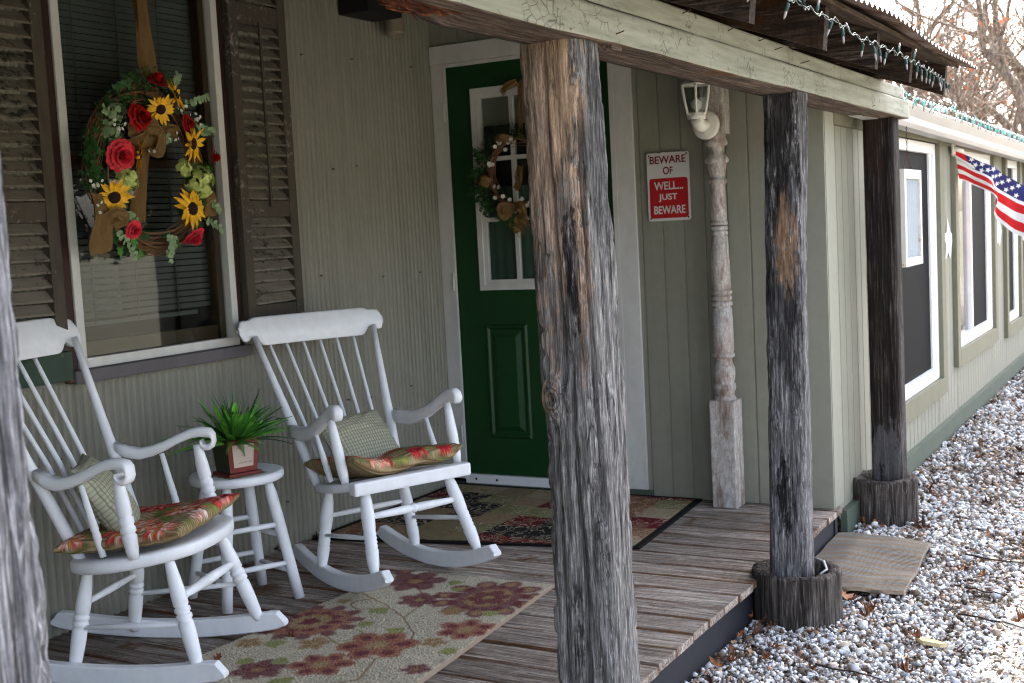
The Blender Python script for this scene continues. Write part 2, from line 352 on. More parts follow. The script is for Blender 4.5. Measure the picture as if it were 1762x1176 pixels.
corr('corrugated_wall', 3.66, DX-.001, .12, 3.0, WY+.003)
corr('corrugated_wall', -.6, 2.84, .995, 3.0, WY+.003)
mb = MB(); mb.box((-.6, WY-.006, .972), (3.68, WY+.004, 1.0)); part('wall_strip', mb, M['corner'], house)
# dark nail heads on the metal wall
mb = MB(); rnd = random.Random(4)
for z in (.33, .72, 1.25, 1.75, 2.2):
    for i in range(16):
        x = 2.75+i*.159+rnd.uniform(-.02, .02)
        if x > 5.1 or (z > 1 and x < 4.03) or rnd.random() < .55: continue
        zz = z+rnd.uniform(-.03, .03); mb.tube([(x, WY-.016, zz), (x, WY-.004, zz)], .003, 6)
part('nail', mb, M['darkmetal'], house)['kind'] = 'stuff'
# body and roof mass behind the porch, which also shades the gravel
mb = MB(); mb.box((-.6, WY+.35, 0), (DX+.3, 8, 2.95)); mb.box((-.62, WY+.02, 0), (-.6, 8, 2.95))
mb.box((5.8, AY+.4, 0), (18, 8, 1.85)); part('inner_walls', mb, M['black'], house)
def siding(name, along, p0, p1, z0, z1, fixed, nrm, step=.1, groove=.009, skip=()):
    """vertical plank siding with cut grooves; along = axis of the run"""
    mb = MB(); a = p0; k = 0
    prof = []
    while a < p1-1e-6:
        b = min(a+step, p1); prof += [(a+groove/2, 0), (b-groove/2, 0), (b-groove/2+.0015, .006), (b+groove/2-.0015, .006)]; a = b
    prof = [(min(max(q, p0), p1), d) for q, d in prof]
    vs = []; 
    for z in (z0, z1):
        for q, d in prof:
            vs.append((q, fixed+d*nrm, z) if along == 'x' else (fixed+d*nrm, q, z))
    n = len(prof); fs = [(i, i+1, n+i+1, n+i) for i in range(n-1)]
    mb.add(vs, fs); return mb
# door wall (faces -x)
sdw = siding('s', 'y', AY+.012, 2.262, .16, 3.0, DX, 1, .1016)
part('plank_siding', sdw, M['siding'], house)
mb = siding('s', 'y', 2.25, WY, 2.30, 3.0, DX+.002, 1, .1016); part('plank_siding', mb, M['siding'], house)
mb = MB(); mb.box((DX+.045, 2.2, .1), (DX+.06, WY, 2.4)); part('inner_walls', mb, M['black'], house)
mb = siding('s', 'y', 1.40, WY, .0, 3.0, -.58, -1, .1016); mb.box((-.60, 1.38, 0), (-.66, WY, 3.0)); mb.box((-6, 1.39, 0), (-.60, 1.43, 2.4)); mb.box((-6, 1.43, 0), (-.7, 8, 2.4))  # unseen end wall and left wing, added to darken the porch's -x side
part('plank_siding', mb, M['siding'], house)
# wing wall (faces -y), with window openings
WINS = [(6.50, 7.66, .40, 1.80), (8.30, 9.80, .50, 1.79), (10.55, 11.28, .46, 1.78), (11.75, 12.9, .46, 1.78)]
segs = []; xx = 5.3
for a, b, c, d in WINS:
    segs += [(xx, a, .08, 1.9), (a, b, .08, c), (a, b, d, 1.9)]; xx = b
segs.append((xx, 18, .08, 1.9))
mb = MB()
for a, b, c, d in segs:
    q = siding('s', 'x', a, b, c, d, AY, 1, .1016 if b-a > .3 else b-a); mb.add(q.v, q.f)
part('wing_siding', mb, M['siding'], house)
mb = MB(); mb.box((5.16, AY-.022, DZ), (5.305, AY+.001, 1.93)); mb.box((DX-.022, AY-.0195, DZ+.0), (DX+.001, AY+.10, 3.0)); part('corner_board', mb, M['corner'], house)
mb = MB(); mb.box((5.32, AY-.03, -.01), (18, AY+.0, .115)); part('base_board', mb, M['base'], house)
mb = MB(); mb.box((5.31, AY-.024, 1.80), (18, AY-.002, 1.93)); part('frieze_board', mb, M['sagetrim'], house)
# gutter and wing roof
mb = MB(); prof = [(0, .115), (-.012, .115), (-.105, .11), (-.118, .10), (-.112, .085), (-.085, .05), (-.08, .02), (-.065, 0), (0, 0)]
def gz(x): return 1.825-.012*(x-5.9)
X0, X1 = 5.35, 18
nx = 24; vs = []; fs = []
for i in range(nx+1):
    x = X0+(X1-X0)*i/nx
    for a, b in prof[1:]: vs.append((x, AY-.075+a, gz(x)+b*(1+.04*math.sin(i*1.7))))
n = len(prof)-1
fs = [(i*n+k, (i+1)*n+k, (i+1)*n+k+1, i*n+k+1) for i in range(nx) for k in range(n-1)]
fs += [tuple(range(n)), tuple(nx*n+k for k in range(n-1, -1, -1))]
mb.add(vs, fs); part('gutter', mb, m_paint('cream_gutter_paint', (.36, .36, .35), dirt=(.3, .2, .12), dirt_amt=.5, rough=.35, grain=(1.5, 8, 8), bump=.05), house)
mb = MB(); mb.add([(5.45, AY-.13, 1.95), (18, AY-.13, 1.83), (18, 5.2, 2.75), (5.45, 5.2, 2.85)], [(0, 1, 2, 3)]); mb.add([(5.45, AY-.13, 1.93), (18, AY-.13, 1.81), (18, 5.2, 2.73), (5.45, 5.2, 2.83)], [(3, 2, 1, 0)])
mb.add([(5.45, 5.2, 2.85), (18, 5.2, 2.75), (18, 9, 1.8), (5.45, 9, 1.9)], [(0, 1, 2, 3)])
part('wing_roof', mb, M['metal'], house)
mb = MB(); mb.add([(-.7, 3.36, 2.86), (5.6, 3.36, 2.86), (5.6, 5.6, 3.3), (-.7, 5.6, 3.3), (-.7, 8.4, 2.8), (5.6, 8.4, 2.8)], [(0, 1, 2, 3), (3, 2, 5, 4)]); part('main_roof', mb, M['metal'], house)
mb = MB(); mb.box((5.2, AY+.1, 1.93), (5.24, WY+.1, 2.95)); part('gable_end', mb, M['siding'], house)

# wing windows
for i, (a, b, c, d) in enumerate(WINS):
    fr = MB(); t = .06
    for q in (((a-.03, c-.0), (a+t, d)), ((b-t, c), (b+.0, d)), ((a+t, c), (b-t, c+t+.01)), ((a+t, d-t), (b-t, d))):
        fr.box((q[0][0], AY-.004, q[0][1]), (q[1][0], AY+.05, q[1][1]), bev=.004)
    fr.box((b-t-.05, AY+.012, c+t), (b-t, AY+.045, d-t)); fr.box((a+t, AY+.012, c+t), (a+t+.03, AY+.045, d-t))
    W_ = part('window', fr, M['vinyl'], house)
    q = MB(); q.box((a+t, AY+.03, c+t), (b-t, AY+.034, d-t)); sub('pane', q, M['glass'] if i == 1 else M['glass'], W_, house)
    if i in (0, 2, 3):
        q = MB(); q.box((a+t, AY+.024, c+t), (b-t, AY+.026, d-t)); sub('screen', q, M['screen'], W_, house)
    else:
        mx = a+(b-a)*.42
        q = MB(); q.box((mx, AY+.004, c+t), (mx+.05, AY+.05, d-t)); sub('mullion', q, M['vinyl'], W_, house)
        q = MB(); q.box((mx+.05, AY+.024, c+t), (b-t, AY+.026, d-t)); sub('screen', q, M['screen'], W_, house)
        q = MB()
        for j in range(9): q.box((a+t, AY+.16, c+.25+j*.1), (mx, AY+.17, c+.335+j*.1))
        sub('curtain', q, m_plain('brick_red_reflection', (.16, .05, .04), .9), W_, house)  # brick-red strips behind the left pane stand in for its reflection
    q = MB(); o = .13
    q.box((a-o, AY-.03, c-.1), (a-.031, AY-.002, d+.095)); q.box((b+.001, AY-.03, c-.1), (b+o*.9, AY-.002, d+.095)); q.box((a-.031, AY-.031, c-.105), (b+.001, AY-.003, c-.001)); q.box((a-.031, AY-.028, d), (b+.001, AY-.002, d+.097))
    sub('window_trim', q, M['sagetrim'], W_, house)

# door
dy0, dy1, dz0, dz1 = 2.37, 3.253, .215, 2.24
mb = MB(); dxx = DX+.012
gl = [(2.55, 3.07, 1.17, 2.075)]
mb.box((dxx, dy0, dz0), (dxx+.035, 2.55, dz1)); mb.box((dxx, 3.07, dz0), (dxx+.035, dy1, dz1)); mb.box((dxx, 2.55, dz0), (dxx+.035, 3.07, 1.17)); mb.box((dxx, 2.55, 2.075), (dxx+.035, 3.07, dz1))
door = part('door', mb, M['door'], house)
for ya, yb in ((2.865, 3.10), (2.525, 2.76)):
    q = MB(); za, zb = .40, .965
    def ring(i0, i1, x_0, x_1):
        q.add([(x_0, ya+i0, za+i0), (x_0, yb-i0, za+i0), (x_0, yb-i0, zb-i0), (x_0, ya+i0, zb-i0), (x_1, ya+i1, za+i1), (x_1, yb-i1, za+i1), (x_1, yb-i1, zb-i1), (x_1, ya+i1, zb-i1)],
              [(0, 1, 5, 4), (1, 2, 6, 5), (2, 3, 7, 6), (3, 0, 4, 7)])
    ring(0, .008, dxx-.0005, dxx-.010); ring(.008, .016, dxx-.010, dxx-.010); ring(.016, .026, dxx-.010, dxx-.001); ring(.026, .036, dxx-.001, dxx-.001); ring(.036, .062, dxx-.001, dxx-.013)
    q.add([(dxx-.013, ya+.062, za+.062), (dxx-.013, yb-.062, za+.062), (dxx-.013, yb-.062, zb-.062), (dxx-.013, ya+.062, zb-.062)], [(0, 1, 2, 3)])
    sub('raised_panel', q, M['door'], door, house)
q = MB(); gy0, gy1, gz0, gz1 = 2.51, 3.111, 1.134, 2.112
def frm(q, y0, y1, z0, z1, w_, x0, x1):
    q.box((x0, y0, z0), (x1, y0+w_, z1)); q.box((x0, y1-w_, z0), (x1, y1, z1)); q.box((x0, y0+w_, z0), (x1, y1-w_, z0+w_)); q.box((x0, y0+w_, z1-w_), (x1, y1-w_, z1))
frm(q, gy0, gy1, gz0, gz1, .028, dxx-.012, dxx+.02); frm(q, gy0+.028, gy1-.028, gz0+.028, gz1-.028, .022, dxx-.004, dxx+.02)
for k in (1, 2):
    y = gy0+.05+(gy1-gy0-.1)*k/3; q.box((dxx-.003, y-.01, gz0+.05), (dxx+.02, y+.01, gz1-.05))
    z = gz0+.05+(gz1-gz0-.1)*k/3
    for a, b in ((gy0+.05, gy0+.05+(gy1-gy0-.1)/3-.01), (gy0+.05+(gy1-gy0-.1)/3+.01, gy0+.05+(gy1-gy0-.1)*2/3-.01), (gy0+.05+(gy1-gy0-.1)*2/3+.01, gy1-.05)):
        q.box((dxx-.0025, a, z-.01), (dxx+.02, b, z+.01))
sub('glazing_frame', q, M['trim'], door, house)
q = MB(); q.box((dxx+.008, gy0+.05, gz0+.05), (dxx+.011, gy1-.05, gz1-.05)); sub('pane', q, M['glass'], door, house)
q = MB(); q.grid(lambda u, v: (dxx+.026+.004*math.sin(u*60), gy0+.05+u*(gy1-gy0-.1), gz0+.05+v*.45), 80, 2); sub('curtain', q, m_cloth('sheer_green_curtain', (.07, .13, .09), 500, .15), door, house)
q = MB(); q.tube([(dxx-.03, 2.43, 1.13), (dxx+.002, 2.43, 1.13)], [.026, .012], 14); q.tube([(dxx-.055, 2.43, 1.13), (dxx-.045, 2.43, 1.13), (dxx-.03, 2.43, 1.13)], [.018, .028, .022], 14); sub('door_knob', q, M['metal'], door, house)
mb = MB(); mb.box((DX-.012, dy1, .19), (DX+.03, 3.322, 2.2445), bev=.003); mb.box((DX-.014, dy1-.012, .19), (DX+.0, dy1+.010, 2.235))
mb.box((DX-.012, 2.257, .19), (DX+.03, 2.347, 2.2445), bev=.003); mb.box((DX-.014, 2.345, .19), (DX+.03, 2.368, 2.235))
mb.box((DX-.016, 2.24, 2.245), (DX+.03, 3.322, 2.334), bev=.003); mb.box((DX-.004, 2.37, 2.228), (DX+.03, 3.25, 2.243))
part('door_trim', mb, M['trim'], house)
for z in (1.18, 2.01, .42):
    mb = MB(); mb.tube([(DX-.016, 3.254, z-.045), (DX-.016, 3.254, z+.045)], .006, 8); mb.box((DX-.015, 3.258, z-.045), (DX-.0125, 3.272, z+.045)); part('door_hinge', mb, M['trim'], house)
mb = MB(); mb.box((DX-.006, 2.37, .168), (DX+.03, 3.25, .212)); th_ = part('threshold', mb, M['vinyl'], house)
q = MB()
for y in (3.19, 3.07, 2.6): q.tube([(DX-.009, y, .19), (DX-.004, y, .19)], .006, 8)
sub('screw', q, M['black'], th_, house)
mb = MB(); mb.box((DX-.018, 2.23, .1605), (DX+.03, 3.322, .1675)); mb.box((DX-.010, 2.235, .168), (DX+.02, 2.36, .189)); part('door_sill', mb, M['base'], house)

# porch window with blinds
wx0, wx1, wz0, wz1 = 2.85, 3.64, 1.03, 2.62
mb = MB(); f_ = .034
for q in (((wx0, wz0), (wx0+f_, wz1)), ((wx1-f_, wz0), (wx1, wz1)), ((wx0+f_, wz0), (wx1-f_, wz0+f_)), ((wx0+f_, wz1-f_), (wx1-f_, wz1))):
    mb.box((q[0][0], WY-.03, q[0][1]), (q[1][0], WY+.01, q[1][1]), bev=.003)
win = part('window', mb, M['trim'], house)
q = MB(); q.box((wx0+f_, WY+.0, wz0+f_), (wx1-f_, WY+.003, wz1-f_)); sub('pane', q, M['glass'], win, house)
q = MB(); q.box((wx1-f_-.03, WY+.008, wz0+f_), (wx1-f_, WY+.05, wz1-f_)); q.box((wx0+f_, WY+.02, 1.715), (wx1-f_-.03, WY+.045, 1.745)); q.box((wx0+f_, WY+.02, wz0+f_), (wx1-f_-.03, WY+.045, wz0+f_+.05)); sub('inner_sash', q, m_plain('dark_brown_sash', (.07, .035, .015), .5), win, house)
q = MB()
z = 1.19
while z < 2.56:
    q.add([(2.89, WY+.05, z+.019), (3.60, WY+.05, z+.019), (3.60, WY+.062, z), (2.89, WY+.062, z)], [(0, 1, 2, 3)]); z += .0235
for x in (3.0, 3.2, 3.4): q.box((x, WY+.045, 1.17), (x+.0025, WY+.048, 2.56))
q.box((2.89, WY+.048, 1.165), (3.5, WY+.07, 1.18)); sub('window_blind', q, M['blind'], win, house)
q = MB(); q.grid(lambda u, v: (2.86+.30*u, WY+.095+.010*math.sin(u*30+v*3), 1.20+.42*v), 40, 6); sub('curtain', q, M['curtain'], win, house)
mb = MB(); mb.box((wx0-.045, WY-.022, wz0), (wx0-.001, WY+.012, 2.62)); mb.box((wx1+.001, WY-.022, wz0), (wx1+.03, WY+.012, 2.62)); part('window_jamb', mb, M['dark_red'], house)
mb = MB(); mb.box((2.80, WY-.065, .985), (3.675, WY-.0, 1.029), bev=.006); part('window_sill', mb, M['sill'], house)
mb = MB(); mb.box((2.835, WY+.3, .9), (3.66, WY+.32, 2.9)); mb.box((2.83, WY+.03, .9), (2.835, WY+.3, 2.9)); mb.box((3.66, WY+.03, .9), (3.665, WY+.3, 2.9)); part('inner_walls', mb, M['black'], house)

# louvred shutters
def shutter(x0, x1, rod):
    y0, y1 = WY-.058, WY-.024; z0, z1 = 1.10, 2.62; s_ = .048
    mb = MB(); mb.box((x0, y0, z0), (x0+s_, y1, z1), bev=.003); mb.box((x1-s_, y0, z0), (x1, y1, z1), bev=.003)
    for a, b in ((z0, z0+.075), (1.525, 1.59), (2.28, 2.36), (2.5, z1)): mb.box((x0+s_, y0+.003, a), (x1-s_, y1-.003, b), bev=.002)
    S = part('shutter', mb, M['shutter'], house); S['label'] = 'weathered brown louvred shutter'
    for a, b in ((z0+.075, 1.525), (1.59, 2.28), (2.36, 2.5)):
        q = MB(); n = int((b-a)/.043); rr = random.Random(int(a*100+x0*10))
        for i in range(n):
            z = a+(b-a)*(i+.5)/n; t = rr.uniform(-.003, .003); t2 = rr.uniform(-.003, .003)
            A = [(x0+s_, y0+.002, z-.017+t), (x1-s_, y0+.002, z-.017+t2), (x1-s_, y1-.002, z+.014+t2), (x0+s_, y1-.002, z+.014+t)]
            B = [(p[0], p[1]+.002, p[2]+.007) for p in A]
            q.add(A+B, [(0, 1, 2, 3), (7, 6, 5, 4), (0, 4, 5, 1), (2, 6, 7, 3)])
        sub('louvres', q, M['louvre'], S, house)
    if rod:
        xm = (x0+x1)/2; q = MB(); q.box((xm-.006, y0-.011, 1.565), (xm+.006, y0-.002, 2.29), bev=.002); sub('tilt_rod', q, M['shutter'], S, house)
shutter(3.672, 4.012, True); shutter(2.36, 2.79, True)
mb = MB(); mb.box((2.45, WY-.055, 1.0), (2.80, WY-.026, 1.098), bev=.003); part('painted_block', mb, M['greenwood'], house)
mb = MB(); mb.box((3.7, WY-.05, 1.075), (3.9, WY-.03, 1.098), bev=.002); part('painted_block', mb, M['greenwood'], house)

# ---- deck
deck = thing('wooden_deck', 'low porch deck of weathered boards, brown where the paint has worn off', 'deck', (3.4, 2.35, 0))
rnd = random.Random(2); x = .9; k = 0
bw = .1405
while x < 5.19:
    x1 = min(x+bw, 5.203)
    y0 = 1.368+rnd.uniform(-.006, .006); h = rnd.uniform(-.0015, .0015)
    mb = MB(); ny = 14; e = .003
    # slightly cupped, bowed board
    prof = [(x+.0025, -.026), (x+.0025, -.006), (x+.009, -.0008), ((x+x1)/2, -.0016), (x1-.009, -.0008), (x1-.0025, -.006), (x1-.0025, -.026)]
    vs = []
    for j in range(ny+1):
        y = y0+(WY-.004-y0)*j/ny; dz = h+.0012*mnoise.noise(Vector((k*3.1, y*1.5, 0)))
        vs += [(a, y, DZ+b+dz) for a, b in prof]
    n = len(prof); mb.add(vs, [(j*n+i, j*n+i+1, (j+1)*n+i+1, (j+1)*n+i) for j in range(ny) for i in range(n-1)]+[tuple(range(n-1, -1, -1))])
    part('plank', mb, M['deck'], deck); x += bw; k += 1
mb = MB(); mb.box((.9, 1.40, .0), (5.2, 1.43, DZ-.028)); mb.box((5.165, 1.392, 0), (5.198, 1.399, DZ-.028)); part('rim_board', mb, M['fascia'], deck)
mb = MB(); mb.box((.9, 1.45, .0), (5.16, 3.32, .05)); part('joists', mb, M['dark_wood'], deck)

# ---- timber posts
def timber(mb, h, z0, z1, lean=(0, 0), seed=0, rot=0, n=112, dz=.0065, rough=1.0, cracks=(), knots=(), taper=0):
    nz = int((z1-z0)/dz); vs = []
    cs = []
    for k in range(n):
        t = k/n*4; sd_ = int(t) % 4; f = (t-int(t))*2-1
        x, y = {0: (-1, -f), 1: (f, -1), 2: (1, f), 3: (-f, 1)}[sd_]
        p = 7; l = (abs(x)**p+abs(y)**p)**(1/p); cs.append((x/l, y/l))
    for j in range(nz+1):
        z = z0+(z1-z0)*j/nz; u = (z-z0)/(z1-z0)
        for k, (cx, cy) in enumerate(cs):
            hh = h*(1+taper*(1-u)); x, y = cx*hh, cy*hh
            q = Vector((x*10+seed*7, y*10, z*1.6))
            d = mnoise.noise(q)*.010*rough
            q2 = Vector((x*55+seed*3, y*55, z*5)); d += mnoise.noise(q2)*.0035*rough
            q3 = Vector((x*170, y*170+seed, z*11)); d += mnoise.noise(q3)*.0026*rough; d -= .0035*rough*max(0, abs(mnoise.noise(Vector((x*70, y*70, z*3.5+seed))))*-9+1)*.6
            ch = mnoise.noise(Vector((x*28+seed, y*28, z*7+9)))
            if ch > .28: d -= (ch-.28)*.022*rough
            corner = min(abs(cx), abs(cy))
            if corner > .66: d -= (corner-.66)*rough*(.03*max(0, .4+mnoise.noise(Vector((z*9, seed, cx*2+cy))))+.05*max(0, mnoise.noise(Vector((z*34, seed+5, cx*3+cy)))))
            s = k/n
            for (cs_, w_, dep, za, zb, wob) in cracks:
                if za < z < zb:
                    c_ = cs_+wob*mnoise.noise(Vector((z*2.2, seed+cs_*40, 0)))
                    dd = abs(s-c_); dd = min(dd, 1-dd); e = min(1, (z-za)/.12, (zb-z)/.12)
                    d -= dep*e*math.exp(-(dd/w_)**2)
            for (ks, kz, kr, kd) in knots:
                dd = abs(s-ks)*8*h; dk = math.hypot(dd, (z-kz)*.8)/kr
                if dk < 2.5: d += kd*math.exp(-dk*dk)*(1.0)-kd*.9*math.exp(-(dk*3)**2)
            l = math.hypot(x, y); x, y = x*(1+d/l), y*(1+d/l)
            c, s2 = math.cos(rot), math.sin(rot); x, y = x*c-y*s2, x*s2+y*c
            vs.append((x+lean[0]*(1-u), y+lean[1]*(1-u), z))
    fs = [(j*n+k, j*n+(k+1) % n, (j+1)*n+(k+1) % n, (j+1)*n+k) for j in range(nz) for k in range(n)]
    fs += [tuple(range(n-1, -1, -1)), tuple(nz*n+k for k in range(n))]
    mb.add(vs, fs, 0, True); return mb
# perimeter parameter s: 0-.25 = face -x (from +y to -y), .25-.5 = face -y (from -x to +x)
P2c = [(.3, (.05, .047, .046)), (.44, (.155, .148, .145)), (.6, (.29, .28, .275)), (.76, (.5, .485, .48))]
brown = (.30, .175, .105)
m2 = m_wood('split_post_wood', P2c, grain=(85, 85, 4.5), crack=.8, bump=.9, dist=.006, rnd=False, knots=((.035, 1.05, .024), (.003, 1.07, .012)), blobs=[
    ((.50, .36, .265), (-.075, .03, 1.72), (.06, .12, .62), .85), ((.56, .39, .27), (-.075, -.035, 1.76), (.05, .05, .25), .75),
    ((.48, .31, .19), (-.08, .075, .95), (.05, .022, .35), .8), ((.42, .27, .17), (-.07, -.055, 1.35), (.05, .025, .3), .6),
    ((.02, .02, .024), (-.075, -.035, 1.34), (.04, .022, .2), .95), ((.03, .03, .034), (-.075, .0, .45), (.04, .022, .22), .9),
    ((.04, .04, .047), (.02, -.075, 1.62), (.08, .04, .28), .6)])
def post(name, label, cx, cy, h, z0, z1, mat, **kw):
    r = thing(name, label, 'porch post', (cx, cy, z0), 0, 'rough timber porch posts')
    mb = MB(); timber(mb, h, z0, z1, **kw)
    mb.v = [(a, b, c-z0) for a, b, c in mb.v]
    mt = mat
    o = mb.build('timber', mt, r); return r, o
# object coordinates of each timber start at its foot
def shift(bl, z0): return [(c, (ce[0], ce[1], ce[2]-z0), ra, a) for c, ce, ra, a in bl]
p2, _ = post('porch_post', 'thick split timber post, brown at the top, in the middle of the photo', 2.53, 1.275, .0715, -.02, 1.853, m2, lean=(.052, -.012), seed=3, rot=R_(-4), rough=1.25, taper=.17,
     cracks=[(.118, .007, .042, .95, 1.87, .012), (.15, .006, .034, .1, 1.15, .02), (.262, .009, .022, .7, 1.75, .01), (.06, .005, .02, .3, 1.0, .015), (.36, .004, .01, .3, 1.4, .02), (.2, .004, .01, .1, .9, .02), (.42, .004, .008, .6, 1.7, .01)],
     knots=[(.07, 1.03, .034, .022), (.115, 1.05, .018, .010)])
m_plain('bright_nail', (.7, .7, .7), .4, metal=.6)
for z, y in ((1.44, -.01),)[:0]: q = MB(); q.tube([(.0, -.076+y, z), (.024, -.084+y, z+.004)], .0007, 5); q.build('nail', bpy.data.materials['bright_nail'], p2)
m3 = m_wood('charred_post_wood', [(.3, (.035, .033, .036)), (.46, (.14, .136, .14)), (.62, (.28, .275, .285)), (.8, (.46, .45, .47))], grain=(85, 85, 4.5), crack=.8, bump=.9, dist=.006, rnd=False, blobs=shift([
    ((.03, .027, .026), (-.067, .0, 1.65), (.03, .08, .40), .85), ((.035, .032, .033), (-.067, -.01, 1.12), (.03, .08, .30), .7),
    ((.62, .40, .25), (-.067, -.015, 1.33), (.05, .045, .17), .95), ((.012, .011, .012), (-.067, .015, .46), (.04, .035, .14), .95), ((.1, .08, .075), (0, -.067, 1.7), (.09, .03, .15), .5)], .13))
p3, _ = post('porch_post', 'charred black and grey timber post standing in a hollowed stump beside the deck edge', 4.16, 1.255, .0655, .13, 1.853, m3, lean=(-.01, .022), seed=11, rot=R_(3),
     cracks=[(.27, .007, .014, .6, 1.5, .01), (.16, .004, .01, .2, 1.2, .02), (.35, .004, .008, .3, 1.7, .015)], knots=[(.08, .72, .02, .008)])
m4 = m_wood('dark_post_wood', [(.3, (.006, .005, .005)), (.5, (.018, .013, .012)), (.66, (.05, .038, .034)), (.85, (.13, .11, .10))], grain=(48, 48, 1.7), crack=.6, bump=.4, rnd=False, blobs=shift([
    ((.30, .29, .31), (-.06, .0, .28), (.1, .1, .2), .75), ((.32, .30, .31), (.03, -.07, .6), (.05, .03, .5), .5), ((.1, .055, .035), (-.07, .02, 1.7), (.03, .06, .16), .6)], .19))
p4, _ = post('porch_post', 'smooth sawn dark brown post on the far stump, last one before the long wing', 5.68, 1.275, .069, .19, 1.866, m4, lean=(.01, 0), seed=21, rough=.18, rot=0, knots=[])
m1 = m_wood('silver_grey_post_wood', [(.3, (.06, .06, .065)), (.45, (.19, .19, .205)), (.6, (.32, .32, .345)), (.8, (.48, .48, .52))], grain=(70, 70, 3.6), brown=(.28, .17, .11), brown_at=(.62, .7), crack=.7, bump=.8, dist=.006, rnd=False, blobs=[
    ((.03, .03, .034), (.03, -.075, .85), (.02, .03, .2), .8)])
p1, _ = post('porch_post', 'silver grey rough timber post nearest the camera with ragged edges', .86, 1.24, .075, -.02, 2.3, m1, lean=(.005, 0), seed=31, rough=1.2, rot=0,
     cracks=[(.42, .006, .012, .2, 1.6, .015), (.32, .005, .01, .2, 1.9, .01), (.47, .01, .012, .4, 1.5, .02)], knots=[(.44, 1.12, .02, .008)])

# ---- stumps under the posts
def m_stump():
    return m_wood('dark_stump_wood', [(.3, (.018, .014, .012)), (.5, (.075, .062, .053)), (.66, (.16, .14, .125)), (.85, (.3, .28, .26))], grain=(55, 55, 2.5), crack=.9, bump=.9, dist=.008, rnd=True)
M['stump'] = m_stump()
def stump(label, cx, cy, r, z1, seed, hollow):
    root = thing('log_stump', label, 'stump', (cx, cy, 0), 0, 'log stumps under the porch posts')
    mb = MB(); n = 120; nz = 26; vs = []
    for j in range(nz+1):
        z = -.03+(z1+.03)*j/nz
        for k in range(n):
            a = 2*math.pi*k/n; c, s = math.cos(a), math.sin(a)
            rr = r*(1+.05*mnoise.noise(Vector((c*1.5+seed, s*1.5, z*2)))+.03*mnoise.noise(Vector((c*6, s*6+seed, z*3)))+.012*mnoise.noise(Vector((c*22, s*22+seed, z*10))))
            for ca in (.35, 1.7, 3.0, 3.55, 4.05, 4.6, 5.3):
                dd = abs((a-ca-.05*mnoise.noise(Vector((z*6, ca, seed)))+math.pi) % (2*math.pi)-math.pi); rr -= .016*math.exp(-(dd/.03)**2)
            if j == nz: rr -= .004
            vs.append((rr*c, rr*s, z+(.006*mnoise.noise(Vector((c*2, s*2, seed))) if j == nz else 0)))
    rings = [(.9, .004), (.75, .0), (.6, -.004 if not hollow else -.05), (.3, -.02 if not hollow else -.055)]
    for f, dz in rings:
        for k in range(n):
            a = 2*math.pi*k/n; c, s = math.cos(a), math.sin(a); wv = 1+.08*mnoise.noise(Vector((c*2+9, s*2, f*5+seed)))
            vs.append((r*f*wv*c, r*f*wv*s, z1+dz+.008*mnoise.noise(Vector((c*5, s*5, f*6+seed)))))
    m_ = nz+len(rings); fs = [(j*n+k, j*n+(k+1) % n, (j+1)*n+(k+1) % n, (j+1)*n+k) for j in range(m_) for k in range(n)]
    fs.append(tuple(m_*n+k for k in range(n)))
    mb.add(vs, fs, 0, True); mb.build('log', M['stump'], root); return root
s3 = stump('short log stump with ragged hollow rim holding the charred post at the deck edge', 4.155, 1.262, .155, .183, 2, True)
q = MB(); q.tube([(-.02, -.09, .175), (.03, -.1, .178), (.1, -.07, .186), (.13, -.02, .19)], [.004, .005, .005, .003], 6); q.build('loose_strip', m_plain('pale_grey_strip', (.42, .42, .42), .7), s3)
stump('solid log stump with deep drying cracks under the dark brown post', 5.66, 1.30, .155, .205, 5, False)

# ---- beam
beam = thing('porch_beam', 'long sage painted roof beam on the posts, bare brown wood underneath and rotten at its near end', 'beam', (3.9, 1.25, 1.83))
def beambox(x0, x1, y0, y1, z0, z1, seed, nx=220, amp=.004, rag=False):
    mb = MB(); prof = []
    m_ = 10
    for i in range(m_): prof.append((y0+(y1-y0)*i/m_, z0, 1))
    for i in range(m_): prof.append((y1, z0+(z1-z0)*i/m_, 1))
    for i in range(m_): prof.append((y1-(y1-y0)*i/m_, z1, 1))
    for i in range(m_): prof.append((y0, z1-(z1-z0)*i/m_, 0))
    n = len(prof); vs = []
    for j in range(nx+1):
        x = x0+(x1-x0)*j/nx
        for i, (y, z, b) in enumerate(prof):
            q = Vector((x*2.2, y*14+seed, z*14)); d = mnoise.noise(q)*amp+mnoise.noise(Vector((x*9, y*60, z*60+seed)))*amp*.4
            yy, zz = y+d*(.6 if y < (y0+y1)/2 else -.6), z+d
            if rag and x < x0+.30:
                f = 1-(x-x0)/.30; t = mnoise.noise(Vector((x*14, y*40+5, z*40)))
                if y > y0+.045: zz = zz+(.045*f*(.5+t)) if z < (z0+z1)/2 else zz
                yy -= .02*f*max(0, t)
            vs.append((x+(.012*mnoise.noise(Vector((y*90, z*90, seed)))*3 if (rag and j == 0) else 0), yy, zz))
    for j in range(nx):
        for i in range(n):
            i2 = (i+1) % n; mat = 1 if i < 3*m_ else 0
            if rag and x0+(x1-x0)*j/nx < x0+.22+.08*mnoise.noise(Vector((j*.3, i, 0))) and 2 < i < 2*m_: mat = 2
            mb.add([], []); mb.f.append((j*n+i, (j+1)*n+i, (j+1)*n+i2, j*n+i2)); mb.mi.append(mat); mb.sm.append(True)
    mb.v = [tuple(v) for v in vs]
    mb.f += [tuple(range(n)), tuple(nx*n+k for k in range(n-1, -1, -1))]; mb.mi += [2 if rag else 1, 0]; mb.sm += [False, False]
    return mb
